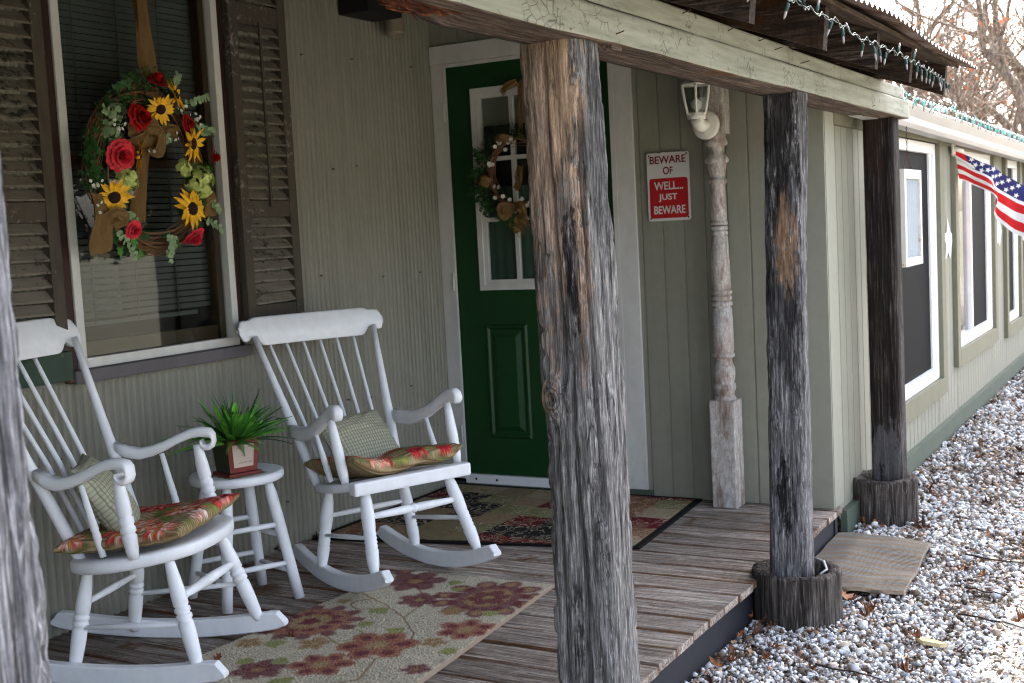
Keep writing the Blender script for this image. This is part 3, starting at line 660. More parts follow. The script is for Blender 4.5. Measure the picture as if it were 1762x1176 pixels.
b1 = beambox(1.80, 5.80, 1.175, 1.325, 1.832, 1.909, 1, rag=True); part('lower_beam', b1, [M['crackpaint'], M['beam_wood'], M['rot']], beam)
# splinters at the rotten end
q = MB(); rr = random.Random(9)
for i in range(60):
    x = 1.80+rr.uniform(-.01, .2); y = rr.uniform(1.20, 1.325); z = 1.838+rr.uniform(0, .05); l = rr.uniform(.02, .09)
    q.tube([(x, y, z), (x+l*.5, y+rr.uniform(-.006, .006), z+rr.uniform(-.006, .004)), (x+l, y+rr.uniform(-.01, .01), z+rr.uniform(-.012, .006))], [.0022, .003, .0008], 4)
part('splinters', q, M['rot'], beam)
b2 = beambox(.55, 3.98, 1.18, 1.32, 1.913, 1.966, 7, amp=.0025); part('upper_board', b2, [M['crackpaint'], M['beam_wood']], beam)
b2 = beambox(3.984, 5.74, 1.182, 1.318, 1.913, 1.962, 9, nx=90, amp=.002); part('upper_board', b2, [M['crackpaint'], M['beam_wood']], beam)
q = MB()
for x, z, l in ((2.62, 1.853, .03), (3.05, 1.955, .03), (3.67, 1.95, .03), (3.83, 1.94, .03), (4.12, 1.925, .035), (5.1, 1.84, .02), (3.4, 1.95, .02)):
    q.tube([(x, 1.185, z), (x-.004, 1.185-l, z+.006)], .0016, 5)
part('nail', q, M['darkmetal'], beam)
q = MB(); q.box((2.62, 1.19, 1.822), (2.68, 1.24, 1.836), bev=.002); part('wood_shim', q, M['beam_wood'], beam)

# ---- porch roof: rafters, boards, rusty corrugated sheet
roof = thing('porch_roof', 'lean-to porch roof of dark rafters under a thin corrugated sheet', 'roof', (3.2, 1.25, 1.97))
SL = .33
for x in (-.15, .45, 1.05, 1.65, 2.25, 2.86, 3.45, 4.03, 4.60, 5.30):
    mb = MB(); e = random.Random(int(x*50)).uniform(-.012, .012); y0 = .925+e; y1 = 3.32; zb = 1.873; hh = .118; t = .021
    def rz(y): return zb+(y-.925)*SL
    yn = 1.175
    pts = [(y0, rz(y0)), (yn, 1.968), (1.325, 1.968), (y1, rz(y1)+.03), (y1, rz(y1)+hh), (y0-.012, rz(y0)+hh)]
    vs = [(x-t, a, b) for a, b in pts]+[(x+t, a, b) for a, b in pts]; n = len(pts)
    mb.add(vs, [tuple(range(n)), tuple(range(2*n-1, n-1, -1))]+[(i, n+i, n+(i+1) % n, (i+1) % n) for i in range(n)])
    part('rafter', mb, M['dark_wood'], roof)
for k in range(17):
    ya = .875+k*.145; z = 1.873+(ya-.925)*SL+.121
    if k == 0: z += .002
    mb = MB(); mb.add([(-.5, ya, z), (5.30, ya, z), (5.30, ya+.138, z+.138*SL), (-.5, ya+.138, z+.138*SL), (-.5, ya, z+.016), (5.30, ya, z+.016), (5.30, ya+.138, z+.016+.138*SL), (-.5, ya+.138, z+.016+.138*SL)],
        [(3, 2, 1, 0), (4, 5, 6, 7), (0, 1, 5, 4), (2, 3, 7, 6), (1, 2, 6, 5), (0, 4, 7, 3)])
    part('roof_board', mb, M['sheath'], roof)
mb = MB(); pitch = .062; n = int(6.0/pitch*8); vs = []; yr = [.815, .84, 1.2, 2.2, 3.36]
for y in yr:
    for i in range(n+1):
        x = -.6+6.0*i/n; sag = .010*math.sin(x*2.1)+.006*math.sin(x*5+1) if y < 1.3 else 0
        vs.append((x, y+.012*mnoise.noise(Vector((math.floor(x/.66), 0, 0))), 1.873+(y-.925)*SL+.150+.0065*math.cos(2*math.pi*x/pitch)+sag))
for j in range(len(yr)-1):
    for i in range(n): mb.add([], []); mb.f.append((j*(n+1)+i, j*(n+1)+i+1, (j+1)*(n+1)+i+1, (j+1)*(n+1)+i)); mb.mi.append(0); mb.sm.append(True)
mb.v = vs
k_ = NM('rusty_sheet_metal', .6, spec=.4); v_ = k_.obj((1, 1, 1), False)
k_.b.inputs['Metallic'].default_value = .3
part('corrugated_sheet', mb, k_.out(k_.ramp(k_.noise(v_, 7, 6, .65), [(.35, (.10, .045, .025)), (.6, (.25, .2, .18)), (.8, (.4, .38, .36))])), roof)
# dark soffit light box on the ceiling side of the wall
lf = thing('wall_light', 'dark box light with a ribbed glass jar high on the corrugated wall', 'light', (4.62, 3.3, 2.35))
mb = MB(); mb.box((4.44, 3.16, 2.40), (4.70, 3.322, 2.56), bev=.006); part('housing', mb, M['black'], lf)
mb = MB(); mb.turned((4.75, 3.24, 2.44), (4.75, 3.24, 2.325), [(0, .03)]+[(i/20, .045+.003*(i % 2)) for i in range(1, 17)]+[(.85, .043), (.95, .03), (1, .008)], 18)
part('glass_jar', mb, m_plain('dusty_ribbed_glass', (.22, .19, .14), .3, spec=.5), lf)
mb = MB(); mb.tube([(4.75, 3.24, 2.44), (4.75, 3.24, 2.56)], .05, 14); part('mount', mb, M['black'], lf)
# ================================================================== FURNITURE
def arc(p0, p1, n): return [p0+(p1-p0)*i/(n-1) for i in range(n)]
LEGP = [(0, .013), (.04, .017), (.10, .0195), (.28, .0225), (.40, .0225), (.42, .018), (.44, .0235), (.47, .0235), (.485, .018), (.50, .0235), (.53, .0235), (.545, .018), (.56, .0225), (.66, .0225), (.80, .019), (.95, .014), (1, .013)]
LEGB = [(0, .012), (.05, .017), (.12, .021), (.25, .0235)]+[(x/1000, .0235 if (x//22) % 2 else .0205) for x in range(260, 480, 22)]+[(.50, .0225), (.62, .0245), (.68, .0235), (.80, .021), (.93, .014), (1, .012)]
STR = [(0, .009), (.15, .0125), (.45, .0165), (.47, .013), (.49, .0175), (.51, .0175), (.53, .013), (.55, .0165), (.85, .0125), (1, .009)]
def smooth_out(pts, it=2):
    for _ in range(it):
        q = []
        for i in range(len(pts)):
            a, b = pts[i], pts[(i+1) % len(pts)]
            q += [(a[0]*.75+b[0]*.25, a[1]*.75+b[1]*.25), (a[0]*.25+b[0]*.75, a[1]*.25+b[1]*.75)]
        pts = q
    return pts
def rocking_chair(label, loc, rz, P, mat):
    t = thing('rocking_chair', label, 'rocking chair', loc, rz, 'white wooden rocking chairs on the porch')
    B = lambda n, mb: mb.build(n, mat, t)
    L = lambda a, b, k: tuple(a[i]+(b[i]-a[i])*k for i in range(3))
    sgn = (1, -1)
    # rockers
    for s in sgn:
        mb = MB(); R, x0, h, wd = P['R'], P['x0'], P['rh'], .034; xf, xb = P['xf'], P['xb']; yf, yb = P['yrf'], P['yrb']
        vs = []; N = 30
        for i in range(N+1):
            u = i/N; x = xb+(xf-xb)*u; y = s*(yb+(yf-yb)*u); z = (x-x0)**2/(2*R)
            e = min(1, (u)/.06, (1-u)/.06); e = math.sqrt(max(0, 1-(1-e)**2)); hh = h*(.25+.75*e); zo = z+(h-hh)*.15
            b_ = .004
            vs += [(x, y-wd/2+b_, zo), (x, y+wd/2-b_, zo), (x, y+wd/2, zo+b_), (x, y+wd/2, zo+hh-b_), (x, y+wd/2-b_, zo+hh), (x, y-wd/2+b_, zo+hh), (x, y-wd/2, zo+hh-b_), (x, y-wd/2, zo+b_)]
        mb.add(vs, [(i*8+k, i*8+(k+1) % 8, (i+1)*8+(k+1) % 8, (i+1)*8+k) for i in range(N) for k in range(8)]+[tuple(range(7, -1, -1)), tuple(N*8+k for k in range(8))])
        B('rocker', mb)
    # legs
    for s in sgn:
        for bt, tp in (('lfb', 'lft'), ('lbb', 'lbt')):
            a = P[bt]; b = P[tp]; mb = MB(); mb.turned((a[0], s*a[1], a[2]-.03), (b[0], s*b[1], b[2]+.01), P['legprof'], 16); B('leg', mb)
    pt = lambda k, s, f: Vector((P[k+'b'][0], s*P[k+'b'][1], P[k+'b'][2])).lerp(Vector((P[k+'t'][0], s*P[k+'t'][1], P[k+'t'][2])), f)
    for s in sgn: mb = MB(); mb.turned(pt('lf', s, .34), pt('lb', s, .36), [(0, .007), (.5, .0095), (1, .007)], 10); B('stretcher', mb)
    mb = MB(); mb.turned(pt('lf', 1, P['fstr']), pt('lf', -1, P['fstr']), STR, 14); B('stretcher', mb)
    mb = MB(); mb.turned(pt('lb', 1, .62), pt('lb', -1, .62), [(0, .008), (.5, .012), (1, .008)], 12); B('stretcher', mb)
    # seat
    out = P['seat']; mb = MB(); n = len(out); th = P['sth']; cx = sum(p[0] for p in out)/n
    def top(x, y): return P['sz0']+P['ssl']*x-P.get('roll', 0)*max(0, x-P['seatf']+.06)**2
    rings = [(.97, -th), (1.0, -th+.006), (1.005, -th*.5), (1.0, -.006), (.975, 0), (.8, -.002), (.5, -.008), (.2, -.010)]
    vs = []
    for f, dz in rings:
        for p in out: x = cx+(p[0]-cx)*f; y = p[1]*f; vs.append((x, y, top(x, y)+dz))
    mb.add(vs, [(r*n+i, r*n+(i+1) % n, (r+1)*n+(i+1) % n, (r+1)*n+i) for r in range(len(rings)-1) for i in range(n)]+[tuple(range(n-1, -1, -1)), tuple((len(rings)-1)*n+i for i in range(n))], 0, True)
    if P.get('apron'):
        xa = P['seatf']; mb.box((xa-.028, -P['apron'], top(xa, 0)-.045), (xa+.018, P['apron'], top(xa, 0)+.003), bev=.010)
    B('seat', mb)
    # back posts, spindles
    for s in sgn:
        a = P['pb']; b = P['pt']; mb = MB(); mb.turned((a[0], s*a[1], a[2]-.01), (b[0], s*b[1], b[2]+.03), [(0, .016), (.08, .019), (.3, .0185), (.42, .0185), (.5, .0165), (.75, .013), (1, .0105)], 14); B('back_post', mb)
    ns = P['ns']
    def crest(u): # u in -1..1 → centre line
        return Vector((P['cx']-.05*(1-u*u)*P['bow'], u*P['cw'], P['cz']))
    for i in range(ns):
        u = P['us'][i] if 'us' in P else -1+2*(i+1)/(ns+1); a = Vector((P['pb'][0]-.015*(1-u*u)-.01, u*P['pb'][1]*.98, top(P['pb'][0], 0)-.012)); c = crest(u*P['pt'][1]/P['cw'])
        arch = P['arch'](u*P['pt'][1]/P['cw'])
        b = Vector((c.x+(P['pt'][0]-P['cx'])*0, c.y, P['cz']+arch[0]+.01)); mid = a.lerp(b, .45)+Vector((.012, 0, 0))
        pts = [a.lerp(mid, k/4) for k in range(4)]+[mid.lerp(b, k/5) for k in range(6)]
        mb = MB(); rs = [P['sr']*(1-.25*k/9) for k in range(10)]; mb.tube(pts, rs, 10); B('spindle', mb)
    # crest rail
    mb = MB(); N = 48; vs = []; tk = .012
    for i in range(N+1):
        u = -1+2*i/N; c = crest(u); lo, hi = P['arch'](u); tl = P['tilt']
        for dz, off in ((lo, tk*.6), (lo+.004, tk), ((lo+hi)/2, tk), (hi-.004, tk), (hi, tk*.6), (hi, -tk*.6), (hi-.004, -tk), ((lo+hi)/2, -tk), (lo+.004, -tk), (lo, -tk*.6)):
            vs.append((c.x+off-dz*tl, c.y, c.z+dz))
    n = 10; mb.add(vs, [(i*n+k, i*n+(k+1) % n, (i+1)*n+(k+1) % n, (i+1)*n+k) for i in range(N) for k in range(n)]+[tuple(range(n)), tuple(N*n+k for k in range(n-1, -1, -1))], 0, True)
    B('crest_rail', mb)
    # arms
    for s in sgn:
        prof = P['arm']; mb = MB(); n = 12; vs = []; wd = P['aw']
        m_ = len(prof); a = Vector((P['ab'][0], s*P['ab'][1], P['ab'][2])); f = Vector((P['af'][0], s*P['af'][1], P['af'][2])); run = (f-a)
        h = Vector((run.x, run.y, 0)); hl = h.length; hd = h/hl; nrm = Vector((-hd.y, hd.x, 0))
        pc = [Vector((x, z)) for x, z, t_ in prof]
        for i, (x, z, t_) in enumerate(prof):
            tg = (pc[min(i+1, m_-1)]-pc[max(i-1, 0)]).normalized(); nn = Vector((-tg.y, tg.x))
            for k in range(n):
                an = 2*math.pi*k/n; ca, sa = math.cos(an), math.sin(an)
                ca = math.copysign(abs(ca)**.55, ca); sa = math.copysign(abs(sa)**.55, sa)
                px = x+nn.x*sa*t_/2; pz = z+nn.y*sa*t_/2
                vs.append(a+hd*px*hl+nrm*ca*wd/2*(1 if i < m_-1 else .9)+Vector((0, 0, pz*1.0)))
        mb.add(vs, [(i*n+k, i*n+(k+1) % n, (i+1)*n+(k+1) % n, (i+1)*n+k) for i in range(m_-1) for k in range(n)]+[tuple(range(n-1, -1, -1)), tuple((m_-1)*n+k for k in range(n))], 0, True)
        B('armrest', mb)
        b0 = P['asb']; b1 = P['ast']
        mb = MB(); mb.turned((b0[0], s*b0[1], b0[2]-.01), (b1[0], s*b1[1], b1[2]), P['armprof'], 14); B('arm_post', mb)
        c1 = P['mst']; c0 = P['msb']; mb = MB(); mb.turned((c0[0], s*c0[1], c0[2]), (c1[0], s*c1[1], c1[2]), [(0, .0095), (.3, .012), (.36, .010), (.38, .012), (.7, .0095), (1, .008)], 10); B('arm_spindle', mb)
    return t
def scallop(zc, top, mid_low, end_low, notch=.80):
    def f(u):
        a = abs(u); sm = lambda x: (lambda q: q*q*(3-2*q))(min(1, max(0, x)))
        hi = top-.010*sm((a-notch+.06)/.08)
        lo = mid_low+(end_low-mid_low)*sm((a-notch+.14)/.10)+.020*math.exp(-((a-notch)/.045)**2)
        if a > .93:
            e = (a-.93)/.07; c = math.sqrt(max(0, 1-e*e)); m = (hi+lo)/2; k_ = .28+.72*c; hi = m+(hi-m)*k_; lo = m+(lo-m)*k_
        return lo, hi
    return f
# chair B: by the door, flat armrests, straight front seat rail
seatB = smooth_out([(.205, .245), (.205, -.245), (-.10, -.225), (-.205, -.18), (-.205, .18), (-.10, .225)], 2)
PB = dict(R=.98, x0=-.05, rh=.058, xf=.385, xb=-.375, yrf=.226, yrb=.19, lfb=(.275, .218, .135), lft=(.155, .17, .395), lbb=(-.135, .208, .075), lbt=(-.13, .155, .34), legprof=LEGB, fstr=.60,
          seat=seatB, sth=.032, sz0=.385, ssl=.16, seatf=.205, apron=.245, pb=(-.175, .177, .355), pt=(-.452, .262, .875), ns=6, cx=-.478, cw=.318, cz=.925, bow=.5, tilt=.35, sr=.0085,
          arch=scallop(0, .052, -.058, -.038, .82), ab=(-.262, .226, .553), af=(.145, .251, .667), aw=.036,
          arm=[(-.0, -.0, .05), (.1, -.002, .054), (.25, .0, .054), (.4, .012, .05), (.55, .035, .046), (.7, .068, .042), (.82, .096, .043), (.9, .108, .05), (.97, .108, .056), (1.01, .102, .05), (1.03, .10, .02)],
          asb=(.145, .238, .42), ast=(.082, .246, .63), armprof=[(0, .0135), (.15, .018), (.5, .020), (.85, .016), (1, .013)], mst=(-.055, .236, .565), msb=(.03, .232, .40))
# chair A: foreground, scrolled arms, round fronted seat
seatA = smooth_out([(.235, .10), (.235, -.10), (.19, -.21), (.05, -.285), (-.10, -.255), (-.165, -.17), (-.165, .17), (-.10, .255), (.05, .285), (.19, .21)], 2)
scroll = [(-.03, .0, .036), (.08, -.018, .038), (.22, -.026, .038), (.36, -.018, .036), (.5, -.002, .034), (.64, .018, .032), (.78, .034, .032), (.88, .038, .032)]
for k in range(1, 10):
    an = R_(90-k*31); rr_ = .030-.0016*k; scroll.append((.94+rr_*math.cos(an)/.31, .008+rr_*math.sin(an), .031-.0018*k))
PA = dict(R=2.3, x0=-.06, rh=.058, xf=.335, xb=-.47, yrf=.228, yrb=.195, lfb=(.246, .219, .09), lft=(.15, .165, .365), lbb=(-.171, .179, .06), lbt=(-.115, .15, .325), legprof=LEGP, fstr=.60,
          seat=seatA, sth=.038, sz0=.385, ssl=.11, seatf=.235, roll=1.2, pb=(-.115, .175, .36), pt=(-.357, .276, .955), ns=4, us=(-.45, -.15, .15, .45), cx=-.385, cw=.335, cz=1.0, bow=.7, tilt=.35, sr=.0095,
          arch=scallop(0, .055, -.062, -.048, .78), ab=(-.198, .226, .628), af=(.106, .27, .628), aw=.046, arm=scroll,
          asb=(.098, .262, .40), ast=(.061, .254, .625), armprof=[(0, .014), (.12, .019), (.28, .022), (.31, .017), (.33, .0225), (.38, .0225), (.41, .018), (.44, .022), (.50, .022), (.52, .017), (.55, .0215), (.72, .0205), (.9, .016), (1, .014)],
          mst=(-.06, .243, .60), msb=(-.01, .24, .39))
cB = rocking_chair('white rocking chair between the stool and the green door, plain flat armrests', (3.644, 2.656, DZ), R_(-113.6), PB, M['white'])
cA = rocking_chair('white rocking chair with scrolled armrests, nearest the camera at the left', (2.632, 2.816, DZ), R_(-71.9), PA, M['white'])

# stool
st = thing('stool', 'round white wooden stool carrying the fern pot between the two chairs', 'stool', (3.24, 3.0, DZ))
mb = MB(); n = 48; H = .46
for_r = [(0, H-.032), (.155, H-.032), (.163, H-.028), (.166, H-.02), (.166, H-.010), (.162, H-.002), (.155, H), (0, H)]
vs = [(r*math.cos(2*math.pi*k/n), r*math.sin(2*math.pi*k/n), z) for r, z in for_r[1:-1] for k in range(n)]
mb.add(vs, [(j*n+k, j*n+(k+1) % n, (j+1)*n+(k+1) % n, (j+1)*n+k) for j in range(5) for k in range(n)], 0, True); mb.add([vs[k] for k in range(n)], [tuple(range(n-1, -1, -1))]); mb.add([vs[5*n+k] for k in range(n)], [tuple(range(n))])
mb.build('seat', M['white'], st)
fl = [(.07, -.19), (-.165, -.065), (.16, .06), (-.07, .19)]
feet = [Vector((x, y, 0)) for x, y in fl]; tops = [Vector((f.x*.56, f.y*.56, H-.028)) for f in feet]
for a, b in zip(feet, tops):
    mb = MB(); mb.turned(a, b, [(0, .0185), (.3, .0195), (.7, .0205), (.88, .0195), (1, .012)], 14); mb.build('leg', M['white'], st)
for (i, j), hs in (((0, 1), (.30, .62)), ((2, 3), (.30, .62)), ((0, 2), (.22, .52)), ((1, 3), (.22, .52))):
    for h_ in hs: mb = MB(); mb.turned(feet[i].lerp(tops[i], h_), feet[j].lerp(tops[j], h_), [(0, .0085), (.5, .0105), (1, .0085)], 10); mb.build('stretcher', M['white'], st)

# ---- painted-in patterns: numpy flower painter writing a colour attribute on real geometry
def fbm2(X, Y, s, seed=0, oct_=4):
    rg = np.random.RandomState(seed); out = np.zeros_like(X); a = 1; tot = 0
    for o in range(oct_):
        gn = rg.rand(64, 64); fx = X*s*2**o; fy = Y*s*2**o; ix = np.floor(fx).astype(int); iy = np.floor(fy).astype(int); tx = fx-ix; ty = fy-iy
        tx = tx*tx*(3-2*tx); ty = ty*ty*(3-2*ty); g_ = lambda i, j: gn[i % 64, j % 64]
        out += a*((g_(ix, iy)*(1-tx)+g_(ix+1, iy)*tx)*(1-ty)+(g_(ix, iy+1)*(1-tx)+g_(ix+1, iy+1)*tx)*ty); tot += a; a *= .5
    return out/tot
def paint(C_, mask, col, a=1.0):
    m = np.clip(mask, 0, 1)[..., None]*a; C_ *= (1-m); C_ += m*np.array(col)
def sstep(x, w): return np.clip(.5-x/w, 0, 1)
def flower_disc(C_, X, Y, cx, cy, R, npet, cols, ph=0, edge=.004, jag=0, seed=0):
    """ring of round petals with a darker rim, then inner rings"""
    dx = X-cx; dy = Y-cy; r = np.hypot(dx, dy); th = np.arctan2(dy, dx)+ph
    if jag: r = r*(1+jag*(fbm2(X, Y, 60, seed)-.5))
    for rf, col, n_ in cols:
        pr = R*rf*(.80+.20*np.abs(np.cos(th*n_/2)))
        paint(C_, sstep(r-pr, edge), col)
def attr_mesh(name, P, C_, nu, nv, mat, parent=None, thick=None):
    me = bpy.data.meshes.new(name); nverts = len(P)
    idx = np.arange((nu+1)*(nv+1)).reshape(nv+1, nu+1)
    q = np.stack([idx[:-1, :-1], idx[:-1, 1:], idx[1:, 1:], idx[1:, :-1]], -1).reshape(-1, 4)
    me.from_pydata(P.tolist(), [], q.tolist()); me.materials.append(mat)
    a = me.color_attributes.new('col', 'FLOAT_COLOR', 'POINT'); buf = np.ones((nverts, 4), np.float32); buf[:, :3] = C_.reshape(-1, 3); a.data.foreach_set('color', buf.ravel())
    me.polygons.foreach_set('use_smooth', [True]*len(me.polygons)); me.update()
    o = bpy.data.objects.new(name, me); COL.objects.link(o)
    if parent: o.parent = parent
    return o

# floral rug (drawn in metres: a = along the porch, b = across from the outer edge to the wall)
c00, c10, c11, c01 = (2.15, 1.878), (3.731, 1.999), (3.704, 2.645), (2.15, 2.73)
nu, nv = 640, 280
u = np.linspace(0, 1, nu+1)[None, :].repeat(nv+1, 0); v = np.linspace(0, 1, nv+1)[:, None].repeat(nu+1, 1)
PX = (1-u)*(1-v)*c00[0]+u*(1-v)*c10[0]+u*v*c11[0]+(1-u)*v*c01[0]; PY = (1-u)*(1-v)*c00[1]+u*(1-v)*c10[1]+u*v*c11[1]+(1-u)*v*c01[1]
nz_ = fbm2(PX, PY, 25, 5); WX = PX+.012*(fbm2(PX, PY, 30, 8)-.5); WYy = PY+.012*(fbm2(PX, PY, 30, 9)-.5)
C_ = np.ones(PX.shape+(3,))*np.array((.52, .455, .33)); C_ *= (.85+.3*nz_)[..., None]
RED = (.13, .008, .018); RUST = (.30, .085, .035); GOLD = (.33, .20, .075); OLV = (.27, .28, .09); TAN = (.24, .14, .05)
def stem(pts, wd, col):
    for (ax, ay), (bx, by) in zip(pts[:-1], pts[1:]):
        t = np.clip(((WX-ax)*(bx-ax)+(WYy-ay)*(by-ay))/((bx-ax)**2+(by-ay)**2), 0, 1); d = np.hypot(WX-ax-t*(bx-ax), WYy-ay-t*(by-ay)); paint(C_, sstep(d-wd, .004), col, .8)
def curl(cx, cy, r, a0, a1, wd, col): stem([(cx+r*math.cos(a0+(a1-a0)*k/9), cy+r*math.sin(a0+(a1-a0)*k/9)) for k in range(10)], wd, col)
stem([(2.70, 2.1), (2.85, 2.15), (2.98, 2.12), (3.1, 2.18), (3.22, 2.3), (3.38, 2.32), (3.5, 2.42), (3.58, 2.5)], .004, TAN)
stem([(3.22, 2.3), (3.32, 2.45), (3.40, 2.60)], .004, TAN); stem([(2.85, 2.15), (2.9, 2.3), (2.98, 2.45)], .004, TAN)
stem([(2.2, 2.2), (2.4, 2.3), (2.55, 2.25), (2.7, 2.1)], .004, TAN); stem([(2.4, 2.3), (2.5, 2.45)], .004, TAN)
curl(3.30, 2.5, .06, 0, 4, .004, TAN); curl(3.45, 2.2, .05, 1, 5.5, .003, OLV); curl(3.0, 2.38, .06, 3, 7, .003, OLV); curl(2.75, 2.2, .05, 0, 4, .003, OLV); curl(2.55, 2.05, .05, 0, 4, .003, OLV)
def petals(cx, cy, R, rf, n, pr, col, ph=0, el=1.25):
    jx = WX+.016*(fbm2(PX, PY, 70, int(cx*50))-.5); jy = WYy+.016*(fbm2(PX, PY, 70, int(cy*50)+3)-.5)
    for k in range(n):
        a = ph+2*math.pi*k/n; dx = jx-cx-R*rf*math.cos(a); dy = jy-cy-R*rf*math.sin(a); rad_ = dx*math.cos(a)+dy*math.sin(a); tan_ = -dx*math.sin(a)+dy*math.cos(a)
        paint(C_, sstep(np.hypot(rad_/el, tan_)-R*pr, .013), col, .86)
def blossom(cx, cy, R, kind, ph=0):
    if kind == 0: petals(cx, cy, R, .80, 11, .20, RED, ph); petals(cx, cy, R, .82, 11, .10, GOLD, ph); petals(cx, cy, R, .52, 9, .19, RED, ph+.3); petals(cx, cy, R, .0, 1, .40, GOLD); petals(cx, cy, R, .24, 6, .13, RED, ph); petals(cx, cy, R, 0, 1, .08, GOLD)
    elif kind == 1: petals(cx, cy, R, .58, 6, .34, RED, ph); petals(cx, cy, R, .0, 1, .26, RED); petals(cx, cy, R, .13, 5, .10, GOLD, ph)
    elif kind == 2: petals(cx, cy, R, .60, 6, .33, RUST, ph); petals(cx, cy, R, .62, 6, .16, RED, ph); petals(cx, cy, R, 0, 1, .25, GOLD)
    elif kind == 3: petals(cx, cy, R, .5, 5, .34, GOLD, ph); petals(cx, cy, R, .45, 5, .12, TAN, ph)
    elif kind == 4: petals(cx, cy, R, .86, 12, .14, RED, ph); petals(cx, cy, R, .62, 12, .17, RUST, ph+.25); petals(cx, cy, R, .46, 10, .13, RED, ph); petals(cx, cy, R, 0, 1, .36, GOLD); petals(cx, cy, R, .1, 5, .09, RED, ph)
for b in ((3.50, 2.14, .195, 0), (3.585, 2.50, .115, 1), (3.40, 2.36, .08, 1, .4), (3.07, 2.57, .175, 4), (2.96, 2.22, .13, 2), (3.19, 2.04, .10, 2, .3), (2.76, 2.28, .10, 2, 1), (2.66, 2.43, .085, 1, .3),
          (2.60, 2.60, .06, 2), (3.68, 2.61, .05, 1), (3.48, 2.63, .06, 3), (3.33, 2.18, .05, 3, .5), (2.83, 2.62, .05, 3), (2.9, 2.42, .06, 3, .3), (2.45, 2.1, .13, 0), (2.35, 2.5, .11, 4), (2.83, 1.99, .045, 1), (3.05, 2.07, .05, 3), (3.30, 2.60, .03, 3)):
    blossom(*b)
for (lx, ly, r) in ((3.25, 2.42, .035), (3.12, 2.38, .03), (2.86, 2.54, .035), (3.0, 1.98, .03), (3.36, 2.05, .03), (2.74, 2.42, .03), (3.62, 2.35, .03), (3.55, 2.3, .02), (3.1, 2.25, .03), (2.7, 2.52, .03), (2.6, 2.3, .04)):
    flower_disc(C_, WX, WYy, lx, ly, r, 3, [(1, OLV, 3)], lx*9, .008, .7, 3)
bord = np.minimum(np.minimum(u, 1-u)*1.55, np.minimum(v, 1-v)*.66); paint(C_, sstep(bord-.008, .002), (.26, .19, .13))
pile = np.random.RandomState(1).rand(*PX.shape)
PZ = DZ+.010+.006*(fbm2(PX, PY, 7, 22)-.5)+.005*pile*(bord > .008)+.004*(fbm2(PX, PY, 4, 2)-.5); PZ = np.where(bord < .004, DZ+.003, PZ)
C_ = C_*.93+.035; C_ *= (.72+.45*pile*(bord > .008)+.3*(bord <= .008))[..., None]
rug = attr_mesh('floral_rug', np.stack([PX, PY, PZ], -1).reshape(-1, 3), np.clip(C_, 0, 1), nu, nv, m_attr('rug_pile', .98))
tag(rug, 'cream rug with dark red and gold flowers in front of the rocking chairs', 'rug')

# patchwork scroll mat before the door
nu, nv = 420, 460
u = np.linspace(0, 1, nu+1)[None, :].repeat(nv+1, 0); v = np.linspace(0, 1, nv+1)[:, None].repeat(nu+1, 1)
c00, c10, c11, c01 = (4.28, 1.918), (5.145, 1.985), (5.145, 3.30), (3.99, 3.30)
PX = (1-u)*(1-v)*c00[0]+u*(1-v)*c10[0]+u*v*c11[0]+(1-u)*v*c01[0]; PY = (1-u)*(1-v)*c00[1]+u*(1-v)*c10[1]+u*v*c11[1]+(1-u)*v*c01[1]
sq = .165; ix = np.floor((PX-PY*.06)/sq).astype(int); iy = np.floor(PY/sq).astype(int)
pal = np.array([(.36, .29, .19), (.34, .31, .24), (.13, .015, .02), (.2, .19, .085), (.22, .11, .06), (.018, .017, .018), (.25, .2, .11), (.30, .22, .14)])
rg = np.random.RandomState(6); tab = rg.choice([0, 1, 2, 2, 3, 3, 4, 5, 5, 6, 7], (64, 64)); cell = tab[ix % 64, iy % 64]; C_ = pal[cell]*1.0
sc1 = fbm2(PX, PY, 24, 11, 2); sc2 = fbm2(PX, PY, 22, 12, 2)
line = np.abs(((sc1*6) % 1)-.5); m = sstep(line-.13, .10)*(fbm2(PX, PY, 30, 4, 2) > .38)
light = np.isin(cell, [2, 3, 4, 5]); paint(C_, m*light, (.45, .37, .25), .95); paint(C_, m*np.isin(cell, [0, 6, 7]), (.2, .13, .07), .8)
bord = np.minimum(np.minimum(u, 1-u)*1.0, np.minimum(v, 1-v)*1.35); paint(C_, sstep(bord-.028, .003), (.012, .011, .011))
C_ *= (.75+.4*np.random.RandomState(3).rand(*PX.shape))[..., None]
PZ = DZ+.008+.006*(fbm2(PX, PY, 3, 2)-.4); PZ = np.where(np.minimum(np.minimum(u, 1-u), np.minimum(v, 1-v)) < .001, DZ+.001, PZ)
mat2 = attr_mesh('door_mat', np.stack([PX, PY, PZ], -1).reshape(-1, 3), np.clip(C_, 0, 1), nu, nv, m_attr('flat_weave', .95))
tag(mat2, 'large patchwork scroll rug with a black border in front of the green door', 'rug')

